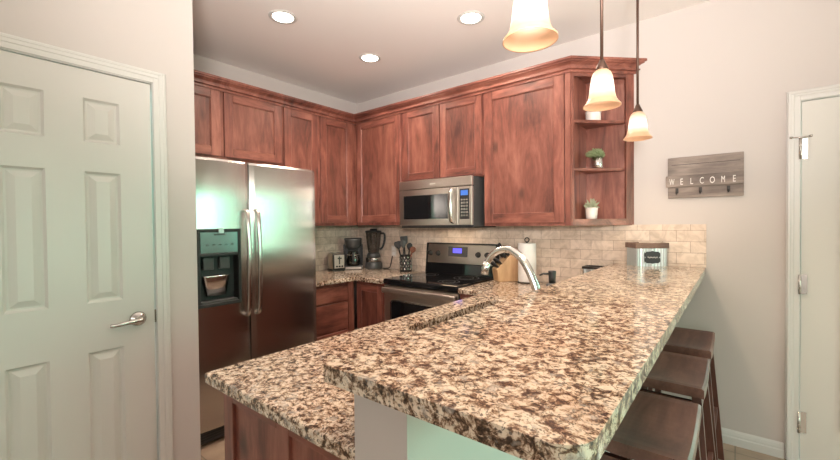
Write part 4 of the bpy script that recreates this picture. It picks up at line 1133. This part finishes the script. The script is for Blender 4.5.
utensil('ladle', 'black ladle leaning furthest left in the crock', (-0.02, -0.01), (-0.080, -0.035, 0.285), 'ladle', 'black')
utensil('turner', 'black turner standing tallest in the crock', (-0.01, 0.015), (-0.050, 0.030, 0.335), 'turner', 'black')
utensil('serving_spoon', 'black serving spoon in the middle of the crock', (0.0, -0.02), (-0.005, -0.035, 0.300), 'spoon', 'dark_grey')
utensil('serving_spoon', 'dark spoon leaning back right in the crock', (0.015, 0.01), (0.030, 0.030, 0.27), 'spoon', 'black')
utensil('wooden_spoon', 'red-brown spoon sticking out to the right of the crock', (0.02, -0.01), (0.095, 0.010, 0.235), 'spoon', 'spoon_wood')

# knife block
t = thing('knife_block', 'light wood knife block filled with black-handled knives, behind the faucet', 'knife block', (-1.475, 2.930, CZ1), R(-130))
# local +x looks toward the cook: side profile in x-z, extruded along y
pf = [(-0.095, 0.0), (0.070, 0.0), (0.085, 0.100), (0.010, 0.175), (-0.035, 0.222), (-0.10, 0.165)]
b = MB()
A_ = [b.bm.verts.new((x, -0.055, z)) for x, z in pf]; B_ = [b.bm.verts.new((x, 0.055, z)) for x, z in pf]
b.bm.faces.new(A_); b.bm.faces.new(list(reversed(B_)))
for k in range(len(pf)): b.bm.faces.new((A_[k], A_[(k + 1) % len(pf)], B_[(k + 1) % len(pf)], B_[k]))
b.obj('block', 'block_wood', t, local=True, bevel=0.004)
kw = Matrix.Translation((-1.475, 2.930, CZ1)) @ Matrix.Rotation(R(-130), 4, 'Z')
dirv = Vector((0.707, 0, 0.707))
cnt = 0
rowlab = ['lower', 'middle', 'upper']
for r_ in range(2):
    for c_ in range(5):
        s_ = 0.22 + 0.36 * r_
        p = Vector((0.085 - 0.075 * s_, -0.042 + 0.021 * c_, 0.100 + 0.075 * s_)) + dirv * 0.001
        q = p + dirv * 0.062
        w0, w1 = kw @ p, kw @ q
        tk = thing('steak_knife', ('black steak knife handle in the lower row of the knife block' if r_ == 0 else 'black steak knife handle in the second row of the knife block'), 'knife', w0, 0, 'steak knives in the lower row' if r_ == 0 else 'steak knives in the second row')
        b = MB(); b.tube([w0, (w0 + w1) / 2, w1], [0.0065, 0.0085, 0.007], 8); b.obj('handle', 'black', tk)
        b = MB(); b.tube([w0 + (w1 - w0) * 0.98, w0 + (w1 - w0) * 1.02], 0.005, 8); b.obj('end_rivet', 'dark_grey', tk)
for (c_, ln, s_, lab) in ((-0.035, 0.10, 0.35, 'long black chef knife handle at one side of the block top'), (-0.010, 0.115, 0.75, 'black carving knife handle standing highest in the block'), (0.016, 0.105, 0.35, 'black bread knife handle in the middle of the block top'), (0.038, 0.09, 0.75, 'black kitchen scissors handle at the far end of the block top')):
    p = Vector((0.010 - 0.045 * s_, c_, 0.175 + 0.047 * s_)) + dirv * 0.001; q = p + (dirv + Vector((0, 0, 0.25))).normalized() * ln
    w0, w1 = kw @ p, kw @ q
    tk = thing('chef_knife', lab, 'knife', w0, 0, 'large knives in the block top')
    b = MB(); b.tube([w0, w0 + (w1 - w0) * 0.3, w0 + (w1 - w0) * 0.75, w1], [0.009, 0.012, 0.011, 0.013], 10, flat=1.3); b.obj('handle', 'black', tk)

# paper towel
t = thing('paper_towel_holder', 'wire holder standing upright inside the paper towel roll', 'paper towel holder', (-1.285, 2.945, CZ1))
b = MB(); b.lathe([(0.072, 0.0), (0.075, 0.006), (0.06, 0.010)], (-1.285, 2.945, CZ1), 28); b.obj('base', 'iron', t)
b = MB(); b.tube([(-1.285, 2.945, CZ1 + 0.010), (-1.285, 2.945, CZ1 + 0.325)], 0.006, 10)
lp_ = [(-1.285 + 0.017 * cos(a_) * 0.78, 2.945 + 0.017 * cos(a_) * 0.63, CZ1 + 0.338 + 0.017 * sin(a_)) for a_ in [2 * pi * k / 16 for k in range(17)]]
b.tube(lp_, 0.004, 8); b.obj('rod', 'iron', t)
t = thing('paper_towel_roll', 'white paper towel roll standing on the counter right of the knife block', 'paper towel', (-1.285, 2.945, CZ1 + 0.011))
b = MB(); b.lathe([(0.020, 0.0), (0.069, 0.0), (0.070, 0.003), (0.070, 0.298), (0.069, 0.301), (0.020, 0.301), (0.020, 0.0)], n=36, cap=False); b.obj('paper', 'paper', t, local=True)
b = MB(); b.lathe([(0.0195, 0.0), (0.0195, 0.302), (0.017, 0.302), (0.017, 0.0), (0.0195, 0.0)], n=20, cap=False); b.obj('core', 'cream', t, local=True)

# ------------------------------------------------------------------ corrugated tins
def tin(name, label, loc, rz, w, d, h, rim_h, wall, plate, matname, rim_mat):
    t = thing(name, label, 'storage tin', loc, rz)
    b = MB()
    per = [(0, 0), (w, 0), (w, d), (0, d), (0, 0)]
    outl = []
    for (p, q) in zip(per, per[1:]):
        L = math.hypot(q[0] - p[0], q[1] - p[1]); n = max(2, int(L / 0.0035)); ux, uy = (q[0] - p[0]) / L, (q[1] - p[1]) / L
        for k in range(n):
            s_ = L * k / n; a = 0.0065 * (0.5 + 0.5 * cos(2 * pi * s_ / 0.019)) if 0 < k else 0
            outl.append((p[0] + ux * s_ - uy * (-a), p[1] + uy * s_ - ux * a))
    b.prism(outl, 0.0, h)
    for f in b.bm.faces: f.smooth = False
    b.obj('corrugated_side', matname, t, local=True)
    b = MB(); e2 = 0.010
    b.box((-e2, -e2, h), (w + e2, 0.012, h + rim_h), 0.002); b.box((-e2, d - 0.012, h), (w + e2, d + e2, h + rim_h), 0.002)
    b.box((-e2, 0.012, h), (0.012, d - 0.012, h + rim_h), 0.002); b.box((w - 0.012, 0.012, h), (w + e2, d - 0.012, h + rim_h), 0.002)
    b.obj('rim', rim_mat, t, local=True)
    if plate:
        pw, ph = plate; cx, cz = w / 2, h / 2
        b = MB(); nt_ = 0.011
        ol = [(-pw/2 + nt_, -ph/2), (-pw*0.12, -ph/2), (0, -ph/2 - 0.004), (pw*0.12, -ph/2), (pw/2 - nt_, -ph/2), (pw/2 - nt_*0.6, -ph/2 + nt_*0.6), (pw/2, -ph/2 + nt_), (pw/2, -ph*0.1), (pw/2 - 0.008, 0), (pw/2, ph*0.1), (pw/2, ph/2 - nt_), (pw/2 - nt_*0.6, ph/2 - nt_*0.6), (pw/2 - nt_, ph/2),
              (pw*0.12, ph/2), (0, ph/2 + 0.004), (-pw*0.12, ph/2), (-pw/2 + nt_, ph/2), (-pw/2 + nt_*0.6, ph/2 - nt_*0.6), (-pw/2, ph/2 - nt_), (-pw/2, ph*0.1), (-pw/2 + 0.008, 0), (-pw/2, -ph*0.1), (-pw/2, -ph/2 + nt_), (-pw/2 + nt_*0.6, -ph/2 + nt_*0.6)]
        F_ = [b.bm.verts.new((cx + x, -0.0095, cz + z)) for x, z in ol]; G_ = [b.bm.verts.new((cx + x, -0.0055, cz + z)) for x, z in ol]
        b.bm.faces.new(F_)
        for k in range(len(ol)): b.bm.faces.new((F_[k], F_[(k + 1) % len(ol)], G_[(k + 1) % len(ol)], G_[k]))
        pl = b.obj('label_plate', 'slate', t, local=True)
        b = MB()
        pts = [(cx - 0.032 + 0.064 * k / 60, -0.0103, cz + 0.004 * sin(k * 1.05) + 0.002 * sin(k * 0.37)) for k in range(61)]
        b.tube(pts, 0.0009, 6); b.obj('chalk_script', 'chalk', pl, local=True)
    return t
tin('tin_caddy', 'corrugated tin box with rustic wood rim and black label on the bar top', (-0.508, 2.915, BZ1), R(35), 0.190, 0.140, 0.118, 0.036, 0.01, (0.098, 0.076), 'tin', 'rim_wood')
tin('tin_crate', 'grey corrugated tin with dark rim half hidden behind the bar, by the tile', (-0.850, 2.925, CZ1), 0, 0.155, 0.11, 0.140, 0.016, 0.01, None, 'tin', 'iron')

# ------------------------------------------------------------------ welcome sign
t = thing('welcome_sign', 'grey weathered wood WELCOME sign with three hooks on the wall', 'sign', (-0.157, D, 1.53))
b = MB(); b.box((-0.350, D - 0.018, 1.665), (0.037, D - 0.001, 1.792), 0.002); b.box((-0.350, D - 0.018, 1.528), (0.037, D - 0.001, 1.604), 0.002)
b.box((-0.350, D - 0.010, 1.604), (0.037, D - 0.001, 1.665))
b.obj('back_board', 'grey_wood', t)
b = MB(); b.box((-0.359, D - 0.038, 1.600), (0.037, D - 0.0185, 1.672), 0.002); lb = b.obj('letter_board', 'grey_wood', t)
b = MB(); b.box((-0.33, D - 0.019, 1.742), (0.02, D - 0.0178, 1.745)); b.obj('board_crack', 'iron', t)
letters = 'WELCOME'
for i, ch in enumerate(letters):
    cu = bpy.data.curves.new('letter_curve', 'FONT'); cu.body = ch; cu.size = 0.054; cu.extrude = 0.001; cu.align_x = 'CENTER'
    to = bpy.data.objects.new('letter_curve', cu); COL.objects.link(to)
    bpy.context.view_layer.update()
    me = bpy.data.meshes.new_from_object(to.evaluated_get(bpy.context.evaluated_depsgraph_get()))
    bpy.data.objects.remove(to); bpy.data.curves.remove(cu)
    x = -0.326 + 0.0530 * i
    me.transform(Matrix.Translation((x + 0.157, -0.0385, 0.0835)) @ Matrix.Rotation(R(90), 4, 'X') @ Matrix.Diagonal((0.62 if ch not in 'WM' else 0.5, 1.05, 1, 1)))
    me.materials.append(MT['chalk']); me.name = 'letter'
    o = bpy.data.objects.new('letter', me); COL.objects.link(o); o.parent = lb; WM[o.name] = WM[t.name]
for x in (-0.300, -0.175, -0.035):
    b = MB(); b.box((x - 0.008, D - 0.022, 1.560), (x + 0.008, D - 0.018, 1.592), 0.001)
    b.tube(spline([(x, D - 0.022, 1.570), (x, D - 0.032, 1.556), (x, D - 0.044, 1.556), (x, D - 0.048, 1.572)], 4), 0.004, 8)
    b.obj('hook', 'iron', t)

# ------------------------------------------------------------------ things on the end shelf
def plant(name, label, loc, pot_prof, pot_mat, leaf_mat, n, spread, height, seed, lean=(0, 0), low=0.15):
    t = thing(name, label, 'potted plant', loc)
    b = MB(); b.lathe(pot_prof, n=24); b.obj('pot', pot_mat, t, local=True)
    hr = pot_prof[-1]; zt = max(z for r, z in pot_prof)
    b = MB(); b.lathe([(0.001, zt - 0.009), (pot_prof[2][0] - 0.006, zt - 0.008)], n=18, cap=False); b.obj('soil', 'soil', t, local=True)
    b = MB(); rr = random.Random(seed)
    for k in range(n):
        a = rr.uniform(0, 2 * pi); el = rr.uniform(low, 1.45); L = rr.uniform(0.6, 1.0) * spread
        p0 = Vector((rr.uniform(-1, 1) * 0.014, rr.uniform(-1, 1) * 0.014, zt - 0.006))
        d = Vector((cos(a) * cos(el), sin(a) * cos(el), sin(el) * height / spread))
        p1 = p0 + d * L * 0.55; p2 = p0 + d * L + Vector((lean[0], lean[1], -0.10 * L * (1.5 - el)))
        b.tube([p0, p1, p1 * 0.4 + p2 * 0.6, p2], [0.002, 0.0055, 0.0045, 0.0008], 5)
    b.obj('leaves', leaf_mat, t, local=True)
plant('succulent', 'bushy green succulent in a silver pot on the middle shelf', (-0.757, 2.945, 1.7535), [(0.030, 0.0), (0.034, 0.003), (0.036, 0.078), (0.033, 0.078), (0.032, 0.066)], 'chrome', 'leaf', 150, 0.090, 0.075, 3, (-0.016, -0.012), 0.40)
plant('succulent', 'small grey-green succulent in a white pot on the bottom shelf', (-0.800, 2.945, 1.4005), [(0.034, 0.0), (0.036, 0.003), (0.042, 0.080), (0.038, 0.080), (0.036, 0.068)], 'ceramic', 'leaf2', 80, 0.058, 0.080, 8)
t = thing('storage_canister', 'white canister on the top shelf partly behind a pendant lamp', 'canister', (-0.785, 2.935, 2.0845))
b = MB(); b.lathe([(0.046, 0.0), (0.050, 0.003), (0.050, 0.055), (0.048, 0.058)], n=28); b.obj('body', 'ceramic', t, local=True)
b = MB(); b.lathe([(0.052, 0.0585), (0.052, 0.068), (0.030, 0.072)], n=28); b.obj('lid', 'ceramic', t, local=True)
